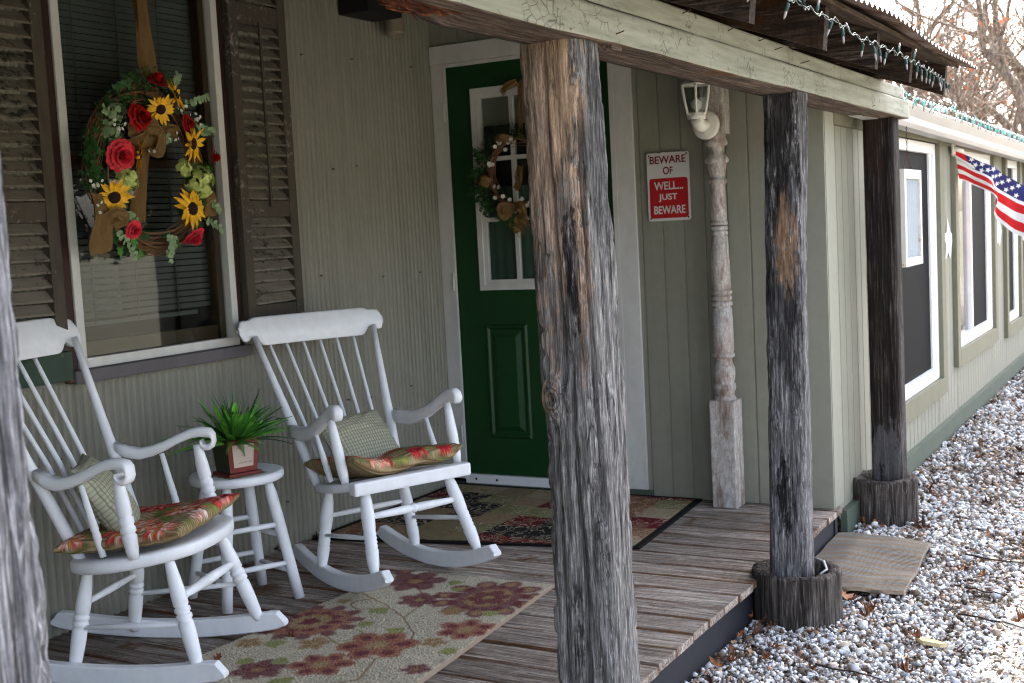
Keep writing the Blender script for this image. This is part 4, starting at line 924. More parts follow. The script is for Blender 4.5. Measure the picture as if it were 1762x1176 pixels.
# striped outdoor mat on the gravel
nu, nv = 300, 200
u = np.linspace(0, 1, nu+1)[None, :].repeat(nv+1, 0); v = np.linspace(0, 1, nv+1)[:, None].repeat(nu+1, 1)
c00, c10, c11, c01 = (4.44, .955), (5.13, .99), (5.20, 1.39), (4.40, 1.37)
PX = (1-u)*(1-v)*c00[0]+u*(1-v)*c10[0]+u*v*c11[0]+(1-u)*v*c01[0]; PY = (1-u)*(1-v)*c00[1]+u*(1-v)*c10[1]+u*v*c11[1]+(1-u)*v*c01[1]
st_ = (np.sin((u+.004*np.sin(v*20))*2*math.pi*56)*.5+.5); br = fbm2(u*1., v*.05, 14, 3, 3)
C_ = np.array((.07, .065, .06))*(1-st_[..., None])+np.array((.31, .285, .25))*st_[..., None]; C_ *= (.8+.4*br)[..., None]
brn = ((np.floor(u*56) % 5) < 2)[..., None]*.7; C_ = C_*(1-brn)+np.array((.26, .18, .11))*brn*(.3+st_[..., None])
C_ *= (.8+.3*np.random.RandomState(8).rand(*PX.shape))[..., None]
PZ = .028+.004*st_+.040*fbm2(PX, PY, 4, 2, 2)+.03*np.clip(1-(1-v)*5, 0, 1)*0; 
PZ = np.where(np.minimum(np.minimum(u, 1-u), np.minimum(v, 1-v)) < .001, PZ-.012, PZ)
mat3 = attr_mesh('outdoor_mat', np.stack([PX, PY, PZ], -1).reshape(-1, 3), np.clip(C_, 0, 1), nu, nv, m_attr('ribbed_mat', .95))
tag(mat3, 'grey and tan striped mat lying on the gravel beside the deck', 'doormat')

# ---- cushions and pillows
def pillow_mesh(name, W, D, T, paintfn, mat, nu=170, nv=170, pinch=.0, tuft=0, seed=0, droop=None, blunt=2.6):
    me_P = []; me_C = []
    u = np.linspace(-1, 1, nu+1)[None, :].repeat(nv+1, 0); v = np.linspace(-1, 1, nv+1)[:, None].repeat(nu+1, 1)
    # inward curved sides, pointed corners
    ex = W/2*u*(1-pinch*(1-v*v)*np.abs(u)**2); ey = D/2*v*(1-pinch*(1-u*u)*np.abs(v)**2)
    puff = (1-np.abs(u)**blunt)*(1-np.abs(v)**blunt); puff = np.clip(puff, 0, 1)**(.55 if blunt < 3 else .38)
    wr = (fbm2(u+3, v+3, 3.1, seed, 4)-.5); edge = 1-np.maximum(np.abs(u), np.abs(v))
    fold = .35*wr+.10*np.sin((u*7+v*3)*3+wr*8)*np.exp(-edge*5)
    if tuft: puff = puff*(1-.75*np.exp(-((u/.16)**2+(v/.16)**2)))*(1-.35*np.exp(-(v/.07)**2)*np.abs(u)**.3*0)
    quads = np.arange((nu+1)*(nv+1)).reshape(nv+1, nu+1)
    allP = []; allC = []; faces = []
    for sgn in (1, -1):
        z = sgn*T/2*puff*(1+fold)+ (droop(u, v) if droop is not None else 0)
        P = np.stack([ex, ey, z], -1).reshape(-1, 3); allP.append(P); allC.append(paintfn(ex+(0 if sgn > 0 else 5), ey).reshape(-1, 3))
        q = np.stack([quads[:-1, :-1], quads[:-1, 1:], quads[1:, 1:], quads[1:, :-1]], -1).reshape(-1, 4)+(0 if sgn > 0 else (nu+1)*(nv+1))
        faces.append(q if sgn > 0 else q[:, ::-1])
    P = np.concatenate(allP); C_ = np.concatenate(allC); F = np.concatenate(faces)
    me = bpy.data.meshes.new(name); me.from_pydata(P.tolist(), [], F.tolist()); me.materials.append(mat)
    a = me.color_attributes.new('col', 'FLOAT_COLOR', 'POINT'); buf = np.ones((len(P), 4), np.float32); buf[:, :3] = np.clip(C_, 0, 1); a.data.foreach_set('color', buf.ravel())
    me.polygons.foreach_set('use_smooth', [True]*len(me.polygons)); me.update()
    bm = bmesh.new(); bm.from_mesh(me); bmesh.ops.remove_doubles(bm, verts=bm.verts[:], dist=.00005); bm.to_mesh(me); bm.free()
    o = bpy.data.objects.new(name, me); COL.objects.link(o); return o
def peony(C_, X, Y, cx, cy, R, seed, cols):
    rg = np.random.RandomState(seed)
    for ringf, n_, sz, ci in ((.62, 11, .42, 0), (.5, 10, .36, 1), (.36, 8, .30, 2), (.2, 6, .24, 1), (.06, 3, .2, 3)):
        for k in range(n_):
            a = 2*math.pi*(k+rg.rand()*.5)/n_; px, py = cx+R*ringf*math.cos(a), cy+R*ringf*math.sin(a)
            dx = (X-px)*math.cos(a)+(Y-py)*math.sin(a); dy = -(X-px)*math.sin(a)+(Y-py)*math.cos(a)
            d = np.hypot(dx/(R*sz), dy/(R*sz*.42)); col = np.array(cols[(ci+rg.randint(0, 2)) % len(cols)])
            paint(C_, sstep(d-1, .12), tuple(col*.45), .9); paint(C_, sstep(np.hypot((dx-.08*R*sz)/(R*sz*.86), dy/(R*sz*.34))-1, .25), tuple(col), .95)
            paint(C_, sstep(np.hypot((dx-.35*R*sz)/(R*sz*.45), dy/(R*sz*.16))-1, .5), tuple(np.minimum(col*1.6+.08, .9)), .6)
def leafy(C_, X, Y, cx, cy, L_, a, col):
    dx = (X-cx)*math.cos(a)+(Y-cy)*math.sin(a); dy = -(X-cx)*math.sin(a)+(Y-cy)*math.cos(a); t = np.clip(dx/L_, -1, 1)
    w_ = .30*L_*(1-t*t); paint(C_, (np.abs(dx) < L_)*sstep(np.abs(dy)-w_, .006), col, .9); paint(C_, (np.abs(dx) < L_)*sstep(np.abs(dy)-.0012, .002), tuple(min(1, c*1.9) for c in col), .7)
def floral(flowers, leaves, ang=0):
    def f(X, Y):
        s = (X*math.cos(ang)+Y*math.sin(ang)); st = (np.sin(s*2*math.pi/.0125)*.5+.5)[..., None]
        C_ = np.array((.40, .31, .17))*(1-st)+np.array((.15, .09, .045))*st; C_ = C_+0*X[..., None]
        g = np.clip((np.sin(s*2*math.pi/.05)-.55)*3, 0, 1)[..., None]; C_ = C_*(1-g*.6)+np.array((.13, .15, .05))*g*.6
        for l in leaves: leafy(C_, X, Y, *l)
        for (cx, cy, R, sd_, cols) in flowers: peony(C_, X, Y, cx, cy, R, sd_, cols)
        C_ *= (.85+.3*np.random.RandomState(4).rand(*X.shape))[..., None]; return C_
    return f
CR = [(.45, .03, .025), (.68, .17, .10), (.75, .42, .32), (.5, .2, .04)]; RD = [(.33, .015, .02), (.5, .04, .03), (.62, .2, .16), (.2, .01, .01)]
G1 = (.12, .15, .03); G2 = (.22, .24, .06)
M['cushfab'] = m_attr('floral_cotton', .9)
k_ = NM('gingham_cotton', .95, spec=.05); v_ = k_.obj((1, 1, 1), False); p_ = k_.sep(v_)
def stripe(ax, per): return k_.ramp(k_.math('SINE', k_.math('MULTIPLY', ax, 2*math.pi/per)), [(.42, 0.), (.58, 1.)])
sx = stripe(p_[0], .014); sy = stripe(p_[1], .0125)
c_ = k_.mix(k_.math('MULTIPLY', sx, .45), (.50, .48, .36), (.16, .19, .12)); c_ = k_.mix(k_.math('MULTIPLY', sy, .72), c_, (.15, .19, .125))
M['gingham'] = k_.out(k_.mix(k_.math('MULTIPLY', k_.noise(v_, 400, 2), .3), c_, (.1, .1, .07)))
def place(o, chair, M4): o.matrix_world = chair.matrix_basis @ M4; return o
# chair A cushion: chair frame x forward, y left
flA = [(.02, -.16, .085, 1, CR), (.10, .02, .07, 2, CR), (-.03, .13, .08, 3, RD), (.17, .17, .10, 4, RD+CR), (-.15, -.2, .05, 5, CR), (.13, -.2, .05, 6, CR), (-.16, .02, .06, 8, CR), (.2, -.04, .055, 9, [(.75, .5, .42), (.8, .6, .5), (.6, .25, .2)])]
lfA = [(.16, .04, .06, .6, G2), (.1, -.10, .06, 2.2, G1), (-.07, -.18, .07, .2, G2), (.02, .06, .06, 1.2, G1), (.2, .09, .05, 2, G2), (.06, .17, .06, .1, G1), (-.12, .1, .06, 1, G2), (.21, -.12, .05, .4, G1), (-.2, -.1, .05, 1.7, G2)]
k0 = bpy.data.objects
cu = pillow_mesh('seat_cushion', .39, .47, .06, floral(flA, lfA, 1.45), M['cushfab'], pinch=.05, tuft=1, seed=2, blunt=5, droop=lambda u, v: .012*np.clip((u-.4)/.6, 0, 1)**2*np.clip(v, 0, 1)+.006*u*u)
cu.matrix_world = Matrix.Translation((2.632, 2.816, DZ)) @ Matrix.Rotation(R_(-71.9), 4, 'Z') @ Mt((.030, -.022, .430), (0, R_(-6.3), R_(2)))
tag(cu, 'striped floral cushion lying on the seat of the foreground scroll-armed rocking chair', 'cushion', 'floral seat cushions')
flB = [(.12, -.13, .085, 21, CR), (.155, .05, .04, 22, [(.55, .03, .03), (.4, .02, .02)]), (.17, .16, .035, 23, [(.55, .03, .03), (.4, .02, .02)]), (-.1, .12, .07, 24, RD), (-.08, -.05, .07, 25, CR), (.02, .02, .05, 26, RD), (-.05, -.2, .06, 27, RD), (.19, -.12, .04, 28, [(.7, .4, .3), (.75, .3, .2)])]
lfB = [(.16, .10, .05, 1.5, G2), (.13, -.21, .05, .8, G1), (.1, .0, .05, 2, G2), (-.02, .1, .06, .5, G1), (.08, -.22, .06, 1, G2), (-.12, -.14, .05, 1, G1), (.18, -.03, .04, 1.4, G2)]
cu = pillow_mesh('seat_cushion', .39, .455, .07, floral(flB, lfB, .12), M['cushfab'], pinch=.06, tuft=1, seed=7, blunt=5, droop=lambda u, v: .03*np.clip((np.abs(v)-.5)/.5, 0, 1)**2+.008*np.sin(v*5))
cu.matrix_world = Matrix.Translation((3.644, 2.656, DZ)) @ Matrix.Rotation(R_(-113.6), 4, 'Z') @ Mt((.01, .0, .431), (0, R_(-9), 0))
tag(cu, 'striped floral cushion lying on the seat of the rocking chair by the green door', 'cushion', 'floral seat cushions')
# gingham pillows
def gp(label, base, rz, loc, rot, size):
    o = pillow_mesh('throw_pillow', size[0], size[1], .10, lambda X, Y: np.ones(X.shape+(3,)), M['gingham'], 90, 90, pinch=.06, seed=int(size[0]*100))
    o.matrix_world = Matrix.Translation(base) @ Matrix.Rotation(R_(rz), 4, 'Z') @ Mt(loc, rot); tag(o, label, 'pillow', 'green gingham pillows')
gp('green gingham pillow leaning in the corner of the foreground scroll-armed chair', (2.632, 2.816, DZ), -71.9, (-.075, -.085, .53), (R_(0), R_(56), R_(24)), (.28, .30))
gp('green gingham pillow leaning against the spindles of the chair by the green door', (3.644, 2.656, DZ), -113.6, (-.095, -.03, .505), (R_(0), R_(52), R_(14)), (.24, .32))
# ================================================================== SMALL THINGS
# turned column
def m_column():
    k = NM('flaking_column_paint', .8, spec=.2); v = k.obj((1, 1, 1), False)
    n = k.noise(k.obj((14, 14, 3.5), False), 1, 7, .7, .4); n2 = k.noise(k.obj((75, 75, 22), False), 1, 7, .7, .5); n3 = k.noise(v, 5, 4)
    c = k.ramp(n2, [(.35, (.32, .28, .24)), (.5, (.46, .43, .40)), (.65, (.60, .59, .57))])
    c = k.mix(k.ramp(n, [(.5, 0.), (.64, .85)]), c, (.17, .095, .06)); c = k.mix(k.ramp(n3, [(.5, 0.), (.75, .45)]), c, (.3, .2, .15))
    e = k.vor(k.obj((70, 70, 45), False), 1, 'DISTANCE_TO_EDGE'); cr = k.ramp(e, [(0, 1.), (.1, 0.)]); c = k.mix(k.math('MULTIPLY', cr, .3), c, (.12, .10, .08))
    return k.out(c, k.bump(k.math('SUBTRACT', n2, cr), .35, .002))
M['column'] = m_column()
cx_, cy_ = 5.085, 1.838
colm = thing('turned_column', 'old turned wooden column with flaking whitish paint standing against the plank wall', 'column', (cx_, cy_, DZ))
mb = MB(); mb.box((cx_-.056, cy_-.056, DZ), (cx_+.056, cy_+.056, .635), bev=.006)
prof4 = [(.60, .052), (.635, .050), (.655, .043)]; mb.tube([(cx_, cy_, z) for z, r in prof4], [r for z, r in prof4], 28); part('square_base', mb, M['column'], colm)
pf = [(.65, .043), (.675, .044), (.677, .047), (.69, .049), (.705, .047), (.708, .041), (.715, .041), (.725, .045), (.75, .0475), (.775, .046), (.795, .039), (.81, .036), (.818, .037), (.822, .047), (.83, .049), (.838, .047), (.842, .041), (.85, .0455), (.9, .046), (1.035, .0435)]
for zc in (1.055, 1.08, 1.105): pf += [(zc-.0125, .034), (zc-.008, .0455), (zc+.008, .0455), (zc+.0125, .034)]
pf += [(1.12, .0425), (1.25, .040), (1.345, .037)]
for zc in (1.362, 1.384, 1.405): pf += [(zc-.011, .028), (zc-.007, .0385), (zc+.007, .0385), (zc+.011, .028)]
pf += [(1.42, .0355), (1.5, .034), (1.572, .031), (1.575, .040), (1.585, .042), (1.594, .040), (1.597, .033), (1.61, .034), (1.64, .041), (1.655, .043), (1.66, .040), (1.663, .050), (1.675, .052), (1.687, .047), (1.70, .036), (1.725, .034), (1.735, .038), (1.738, .047), (1.748, .049), (1.758, .046), (1.77, .040), (1.79, .046)]
mb = MB(); mb.tube([(cx_, cy_, z) for z, r in pf], [r for z, r in pf], 32, caps=True); part('turned_shaft', mb, M['column'], colm)
mb = MB(); mb.box((cx_-.048, cy_-.05, 1.785), (cx_+.05, cy_+.05, 2.25), bev=.006); part('square_top', mb, M['column'], colm)

# wall lantern on the column
lan = thing('wall_lantern', 'white carriage lantern with clear glass panes fixed to the turned column', 'lantern', (5.0, 1.87, 1.8))
Lw = m_plain('white_cast_metal', (.72, .70, .64), .4, .06)
mb = MB(); mb.turned((5.035, 1.858, 1.825), (5.005, 1.862, 1.825), [(0, .062), (.5, .062), (.75, .056), (.76, .05), (1, .044)], 28); part('backplate', mb, Lw, lan)
mb = MB(); mb.tube([(5.01, 1.86, 1.825), (4.975, 1.866, 1.822), (4.957, 1.868, 1.832), (4.95, 1.87, 1.85)], [.03, .028, .027, .03], 16); mb.tube([(4.95, 1.87, 1.845), (4.95, 1.87, 1.868)], [.038, .044], 6); part('lamp_arm', mb, Lw, lan)
lx, ly = 4.95, 1.87
def hexr(z, r, rot=R_(20)): return [(lx+r*math.cos(rot+k*math.pi/3), ly+r*math.sin(rot+k*math.pi/3), z) for k in range(6)]
ringz = [(1.868, .042), (1.93, .056), (1.975, .063), (1.99, .064)]
mb = MB()
for k in range(6): mb.tube([hexr(z, r)[k] for z, r in ringz], .0055, 6)
for z, r in (ringz[0], ringz[-1]):
    h = hexr(z, r); mb.tube(h+[h[0], h[1]], .005, 6)
part('lantern_frame', mb, Lw, lan)
for k in range(6):
    mb = MB(); vs = []; 
    for z, r in ringz: h = hexr(z, r-.001); vs += [h[k], h[(k+1) % 6]]
    mb.add(vs, [(2*i, 2*i+1, 2*i+3, 2*i+2) for i in range(3)]); part('glass_pane', mb, M['glass'], lan)
mb = MB(); h = hexr(1.993, .069); h2 = hexr(2.02, .03); mb.add(h+h2, [(k, (k+1) % 6, 6+(k+1) % 6, 6+k) for k in range(6)]+[(5, 4, 3, 2, 1, 0), (6, 7, 8, 9, 10, 11)]); part('lantern_cap', mb, Lw, lan)
mb = MB(); mb.turned((lx, ly, 1.86), (lx, ly, 1.93), [(0, .012), (.3, .012), (.5, .022), (.8, .024), (1, .006)], 12); part('bulb', mb, m_plain('frosted_bulb', (.7, .7, .68), .3), lan)

# warning sign
sgn_ = thing('warning_sign', 'small rusty red and white tin sign on the plank wall between door and column', 'sign', (5.15, 2.093, 1.58))
y0, y1, z0, z1 = 1.991, 2.194, 1.427, 1.732
def m_sign(name, col):
    k = NM(name, .45, col, .4); v = k.obj((1, 1, 1), False); P = k.sep(v)
    n = k.noise(v, 38, 6, .7)
    ez = k.math('SUBTRACT', .152, P[2]); ey = k.math('MINIMUM', k.math('ADD', P[1], .102), k.math('SUBTRACT', .102, P[1]))
    e = k.math('MINIMUM', ez, k.math('ADD', ey, .012)); r = k.math('ADD', k.math('MULTIPLY', e, 60), k.math('MULTIPLY', n, 1.6))
    c = k.mix(k.ramp(r, [(.78, 1.), (1., 0.)]), col, (.08, .035, .02)); return k.out(c)
def rrect(y0, y1, z0, z1, r, n=6):
    o = []
    for cy, cz, a0 in ((y1-r, z1-r, 0), (y0+r, z1-r, 90), (y0+r, z0+r, 180), (y1-r, z0+r, 270)):
        for k in range(n+1): a = R_(a0+90*k/n); o.append((cy+r*math.cos(a), cz+r*math.sin(a)))
    return o
MX = Matrix(((0, 0, 1, 0), (1, 0, 0, 0), (0, 1, 0, 0), (0, 0, 0, 1)))  # outline (y,z) extruded along x
mb = MB(); mb.prism(rrect(y0, y1, z0, z1, .012), .0022, 0, Matrix.Translation((5.156, 0, 0)) @ MX); part('sign_plate', mb, m_sign('enamel_white', (.62, .62, .60)), sgn_)
mb = MB(); mb.prism(rrect(y0+.010, y1-.010, z0+.012, z0+.190, .012), .0006, 0, Matrix.Translation((5.1543, 0, 0)) @ MX); part('red_panel', mb, m_sign('enamel_red', (.42, .008, .012)), sgn_)
for yy, zz in ((y0+.012, z1-.012), (y1-.012, z1-.012), (y0+.012, z0+.012), (y1-.012, z0+.012)):
    mb = MB(); mb.tube([(5.1535, yy, zz), (5.156, yy, zz)], .004, 8); part('screw', mb, M['darkmetal'], sgn_)
deps = None
def text(s_, cy, cz, h, wdt, mat, x=5.1538, bold=.035):
    cu_ = bpy.data.curves.new('lettering', 'FONT'); cu_.body = s_; cu_.align_x = 'CENTER'; cu_.align_y = 'CENTER'; cu_.size = 1; cu_.extrude = .004; cu_.offset = min(bold, .018)
    to = bpy.data.objects.new('lettering', cu_); COL.objects.link(to); bpy.context.view_layer.update()
    me = bpy.data.meshes.new_from_object(to.evaluated_get(bpy.context.evaluated_depsgraph_get())); bpy.data.objects.remove(to)
    n = len(me.vertices); co = np.zeros(n*3); me.vertices.foreach_get('co', co); co = co.reshape(-1, 3)
    mn, mxx = co.min(0), co.max(0); sx_ = wdt/(mxx[0]-mn[0]); sy_ = h/(mxx[1]-mn[1]); c = (mn+mxx)/2
    Q = np.zeros_like(co); Q[:, 1] = -(co[:, 0]-c[0])*sx_; Q[:, 2] = (co[:, 1]-c[1])*sy_; Q[:, 0] = -co[:, 2]*.12
    Q += np.array((x-5.15, cy-2.093, cz-1.58)); me.vertices.foreach_set('co', Q.ravel()); me.materials.append(mat); me.update()
    o = bpy.data.objects.new('lettering', me); COL.objects.link(o); o.parent = sgn_
cyy = (y0+y1)/2
tr = m_sign('enamel_dark_red', (.17, .008, .012)); tw = m_sign('enamel_letter_white', (.62, .62, .60))
text('BEWARE', cyy+.0, 1.699, .034, .172, tr); text('OF', cyy+.0, 1.650, .034, .047, tr)
text('WELL...', cyy+.0, 1.583, .036, .138, tw, 5.1533, .02); text('JUST', cyy+.004, 1.530, .036, .090, tw, 5.1533, .02); text('BEWARE', cyy-.002, 1.476, .036, .150, tw, 5.1533, .02)

# white stars on the wing
stm = m_plain('white_star_paint', (.78, .78, .76), .5, .05)
for x, z, r, lab in ((8.0, 1.215, .145, 'white barn star on the siding left of the flag'), (10.12, 1.215, .145, 'white barn star half behind the end of the flag'), (11.55, 1.2, .145, 'farthest white barn star at the right edge')):
    mb = MB(); vs = [(0, -.028, 0)]
    for k in range(10):
        a = math.pi/2+k*math.pi/5; rr_ = r if k % 2 == 0 else r*.42; vs.append((rr_*math.cos(a), -.002, rr_*math.sin(a)))
    vs.append((0, .0, 0)); mb.add(vs, [(0, 1+(k+1) % 10, 1+k) for k in range(10)]+[(11, 1+k, 1+(k+1) % 10) for k in range(10)])
    o = mb.build('barn_star', stm); o.location = (x, AY-.004, z); tag(o, lab, 'star', 'white barn stars on the wing')

# small old window hanging on a chain
hw = thing('hanging_window', 'small old wooden window frame hanging from a chain under the wing gutter', 'window frame', (6.2, 1.27, 1.4))
hx0, hx1, hz0, hz1 = 6.06, 6.46, 1.145, 1.615; ow = m_paint('peeling_window_frame', (.62, .60, .56), chip=(.32, .15, .07), chip_at=(.56, .6), rough=.8, bump=.3)
mb = MB()
for a, b, c, d in ((hx0, hx0+.035, hz0, hz1), (hx1-.035, hx1, hz0, hz1), (hx0+.035, hx1-.035, hz0, hz0+.04), (hx0+.035, hx1-.035, hz1-.045, hz1)): mb.box((a, 1.255, c), (b, 1.285, d), bev=.002)
part('frame', mb, ow, hw)
mb = MB(); mb.grid(lambda u, v: (hx0+.035+u*(hx1-hx0-.07), 1.272+.004*math.sin(u*50), hz0+.04+v*(hz1-hz0-.085)), 60, 2); part('lace_panel', mb, m_cloth('pale_lace', (.42, .47, .5), 700, .2), hw)
mb = MB()
for sx_ in (-1, 1):
    a = Vector((6.21+sx_*.10, 1.27, 1.615)); b = Vector((6.2, 1.27, 1.68))
    for top_, bot_ in ((a, b), (b, Vector((6.2, 1.27, 1.835)))) if sx_ == 1 else ((a, b),):
        L_ = (bot_-top_).length; n = max(2, int(L_/.016))
        for i in range(n):
            c0 = top_.lerp(bot_, i/n); c1 = top_.lerp(bot_, (i+1.25)/n); d = (c1-c0).normalized(); s_ = d.orthogonal().normalized() if i % 2 else d.cross(d.orthogonal()).normalized()
            mid = (c0+c1)/2; mb.tube([c0, mid+s_*.005, c1, mid-s_*.005, c0], .0014, 5, caps=False)
part('chain', mb, M['darkmetal'], hw)

# flag on a short pole, hanging out from the wing
fl_ = thing('flag', 'american flag hanging limp from a short pole on the wing wall', 'flag', (8.45, 1.38, 1.72))
def fcol(s, t):   # the cloth is folded over, so only the lower canton and a few wide stripes show
    if .08+.35*t < s < .66 and t < .27: return 2
    return int(t*5.2+.25*math.sin(s*3)) % 2
def fl_pt(s, t):
    A = Vector((8.15, 1.365, 1.775)).lerp(Vector((8.52, .80, 1.36)), s)+Vector((0, 0, .025*math.sin(s*math.pi)))
    drop = .20+.27*s**1.5; ph = s*15+t*1.5; fold = math.sin(ph)+.35*math.sin(2*ph+1); amp = .010+.050*t**.8
    return A+Vector((.20*t*(1-s)*.6+fold*amp*.9, fold*amp*.8+.02*math.sin(t*5), -drop*t+.035*t*math.sin(s*9+.6)-.02*math.sin(math.pi*s)*t))
NU, NV = 130, 117; parts_ = {0: MB(), 1: MB(), 2: MB()}
mb = MB(); mb.v = [tuple(fl_pt(i/NU, j/NV)) for j in range(NV+1) for i in range(NU+1)]
for j in range(NV):
    for i in range(NU): mb.f.append((j*(NU+1)+i, j*(NU+1)+i+1, (j+1)*(NU+1)+i+1, (j+1)*(NU+1)+i)); mb.mi.append(fcol((i+.5)/NU, (j+.5)/NV)); mb.sm.append(True)
fm = [m_plain('flag_red', (.55, .012, .015), .7, .1), m_plain('flag_white', (.75, .75, .76), .7, .06), m_plain('flag_blue', (.02, .022, .12), .7, .1)]
for mm in fm: mm.node_tree.nodes['Principled BSDF'].inputs['Subsurface Weight'].default_value = 0
fc = part('cloth', mb, fm, fl_)
q = MB()
for r_ in range(3):
    for c_ in range(6 if r_ % 2 == 0 else 5):
        s = .10+.56*(c_+(.6 if r_ % 2 == 0 else 1.1))/6.3; t = .27*(r_+.55)/3.2; ce = fl_pt(s, t); du = (fl_pt(s+.004, t)-ce).normalized(); dv = (fl_pt(s, t+.004)-ce); dv = (dv-du*dv.dot(du)).normalized(); nn = du.cross(dv)
        for side in (.0018, -.0018):
            vs = [ce+nn*side]
            for k in range(10):
                a = k*math.pi/5-math.pi/2; rr_ = .019 if k % 2 == 0 else .008; vs.append(ce+du*rr_*math.cos(a)+dv*rr_*math.sin(a)+nn*side)
            q.add(vs, [(0, 1+k, 1+(k+1) % 10) for k in range(10)])
so = sub('stars', q, fm[1], fc, fl_); so['kind'] = 'stuff'
q = MB(); q.tube([(8.165, 1.40, 1.755), (8.60, .81, 1.30)], [.008, .007], 10); q.tube([(8.60, .81, 1.30), (8.612, .795, 1.287)], [.013, .006], 10); part('pole', q, m_plain('white_pole', (.7, .7, .68), .4), fl_)
q = MB(); q.box((8.09, 1.375, 1.75), (8.17, 1.387, 1.83), bev=.003); q.tube([(8.125, 1.38, 1.79), (8.16, 1.33, 1.765)], .014, 10); part('bracket', q, Lw, fl_)

# string lights
def lights(name, label, path, seed, n, drop, wire_m, bulb_m, sock_m, amp=.012):
    t = thing(name, label, 'string lights', path[0], 0, 'christmas string lights along the eaves'); rr = random.Random(seed)
    P = [Vector(p) for p in path]; L_ = [0]
    for a, b in zip(P, P[1:]): L_.append(L_[-1]+(b-a).length)
    def at(d):
        for i in range(len(P)-1):
            if d <= L_[i+1]: return P[i].lerp(P[i+1], (d-L_[i])/(L_[i+1]-L_[i]))
        return P[-1]
    T_ = L_[-1]; mb = MB(); m_ = n*5
    for w_ in (0, 1):
        pts = [at(T_*i/m_)+Vector((0, 0, -amp*abs(math.sin(i*math.pi/5*1.0))*.8))+Vector((.0, math.sin(i*1.3+w_*2)*.003, math.cos(i*1.7+w_*2.5)*.004)) for i in range(m_+1)]
        mb.tube(pts, .0015, 5)
    part('wire', mb, wire_m, t)
    for i in range(n):
        p = at(T_*(i+.5)/n)+Vector((rr.uniform(-.02, .02), rr.uniform(-.006, .006), -amp*.6)); l = drop*rr.uniform(.5, 1.2); d = Vector((rr.uniform(-.5, .5), rr.uniform(-.35, .35), -1 if rr.random() < .85 else .5)).normalized()
        q = MB(); a = p+d*l*.4; q.tube([p, a], .0012, 4); q.turned(a, a+d*.020, [(0, .003), (.2, .0045), (.8, .0045), (1, .0035)], 8); so = part('bulb_socket', q, sock_m, t)
        q = MB(); q.turned(a+d*.019, a+d*.040, [(0, .0032), (.5, .0034), (.8, .0022), (1, .0004)], 7); sub('bulb', q, bulb_m, so, t)
    return t
gw = m_plain('green_wire', (.008, .035, .025), .5, spec=.4); bl = m_plain('clear_bulb', (.26, .23, .22), .25, .1, spec=.6)
lights('string_lights', 'green wired string lights drooping under the porch roof edge', [(2.35, .80, 1.915), (2.65, .80, 1.905), (2.88, .80, 1.90), (3.1, .80, 1.90), (3.35, .80, 1.885), (3.55, .80, 1.89), (3.93, .80, 1.89), (4.4, .82, 1.895), (4.85, .86, 1.905), (5.12, .88, 1.91)], 3, 26, .022, gw, bl, gw, .014)
tq = m_plain('faded_teal_wire', (.10, .38, .36), .5, spec=.4)
lights('string_lights', 'sun bleached teal string lights lying along the wing gutter', [(5.75, 1.20, 1.965), (6.0, 1.19, 1.945), (6.5, 1.20, 1.95), (7.0, 1.19, 1.945), (7.6, 1.2, 1.94), (8.4, 1.19, 1.93), (9.4, 1.2, 1.925), (10.6, 1.2, 1.915), (12, 1.2, 1.90)], 5, 70, .03, tq, bl, tq, .012)

# ---- potted fern on the stool
pot = thing('potted_fern', 'bright green artificial fern in a square olive and maroon wooden pot on the stool', 'plant', (3.215, 2.955, .6205))
A_ = R_(-119.5+45+30)
PM = Matrix.Translation((3.205, 2.965, .6215)) @ Matrix.Rotation(R_(-20), 4, 'Z')
olive = m_plain('dark_olive_paint', (.035, .045, .015), .5); maroon = m_plain('maroon_paint', (.16, .025, .022), .5)
def ptx(mb, n, mat): return part(n, mb, mat, pot)
mb = MB(); h = .115; a0, a1 = .052, .060
vs = [(-a0, -a0, 0), (a0, -a0, 0), (a0, a0, 0), (-a0, a0, 0), (-a1, -a1, h), (a1, -a1, h), (a1, a1, h), (-a1, a1, h), (-a1+.007, -a1+.007, h), (a1-.007, -a1+.007, h), (a1-.007, a1-.007, h), (-a1+.007, a1-.007, h), (-a0, -a0, h*.8), (a0, -a0, h*.8), (a0, a0, h*.8), (-a0, a0, h*.8)]
mb.add(vs, [(3, 2, 1, 0), (0, 1, 5, 4), (1, 2, 6, 5), (2, 3, 7, 6), (3, 0, 4, 7), (4, 5, 9, 8), (5, 6, 10, 9), (6, 7, 11, 10), (7, 4, 8, 11), (8, 9, 13, 12), (9, 10, 14, 13), (10, 11, 15, 14), (11, 8, 12, 15), (12, 13, 14, 15)], 0, False, PM @ Matrix.Translation((0, 0, .012)))
mb.mi = [1 if i in (1,) else 0 for i in range(len(mb.f))]; potb = ptx(mb, 'pot', [olive, maroon])
mb = MB(); mb.add([(-.038, -.0545, .022), (.036, -.0545, .022), (.041, -.0605, .102), (-.043, -.0605, .102)], [(0, 1, 2, 3)], 0, False, PM @ Matrix.Translation((0, -.0012, .008))); lb = sub('paper_label', mb, m_plain('cream_paper', (.50, .40, .33), .8), potb, pot)
mb = MB(); rr = random.Random(3)
for (zz, xa, xb) in ((.088, -.028, -.012), (.0885, .012, .030), (.062, -.008, .006), (.036, -.024, .026)):
    x = xa
    while x < xb:
        s_ = rr.uniform(.002, .005); y_ = -.0545-(zz/.115)*.0075-.0008
        mb.add([(x, y_, zz), (x+.0012, y_, zz), (x+.0012+rr.uniform(-.001, .002), y_-.0003, zz+s_), (x+rr.uniform(-.001, .001), y_-.0003, zz+s_)], [(0, 1, 2, 3)], 0, False, PM @ Matrix.Translation((0, -.0012, .008))); x += rr.uniform(.002, .0045)
o = part('faint_handwriting', mb, m_plain('grey_ink', (.12, .08, .07), .8), pot); o['kind'] = 'stuff'
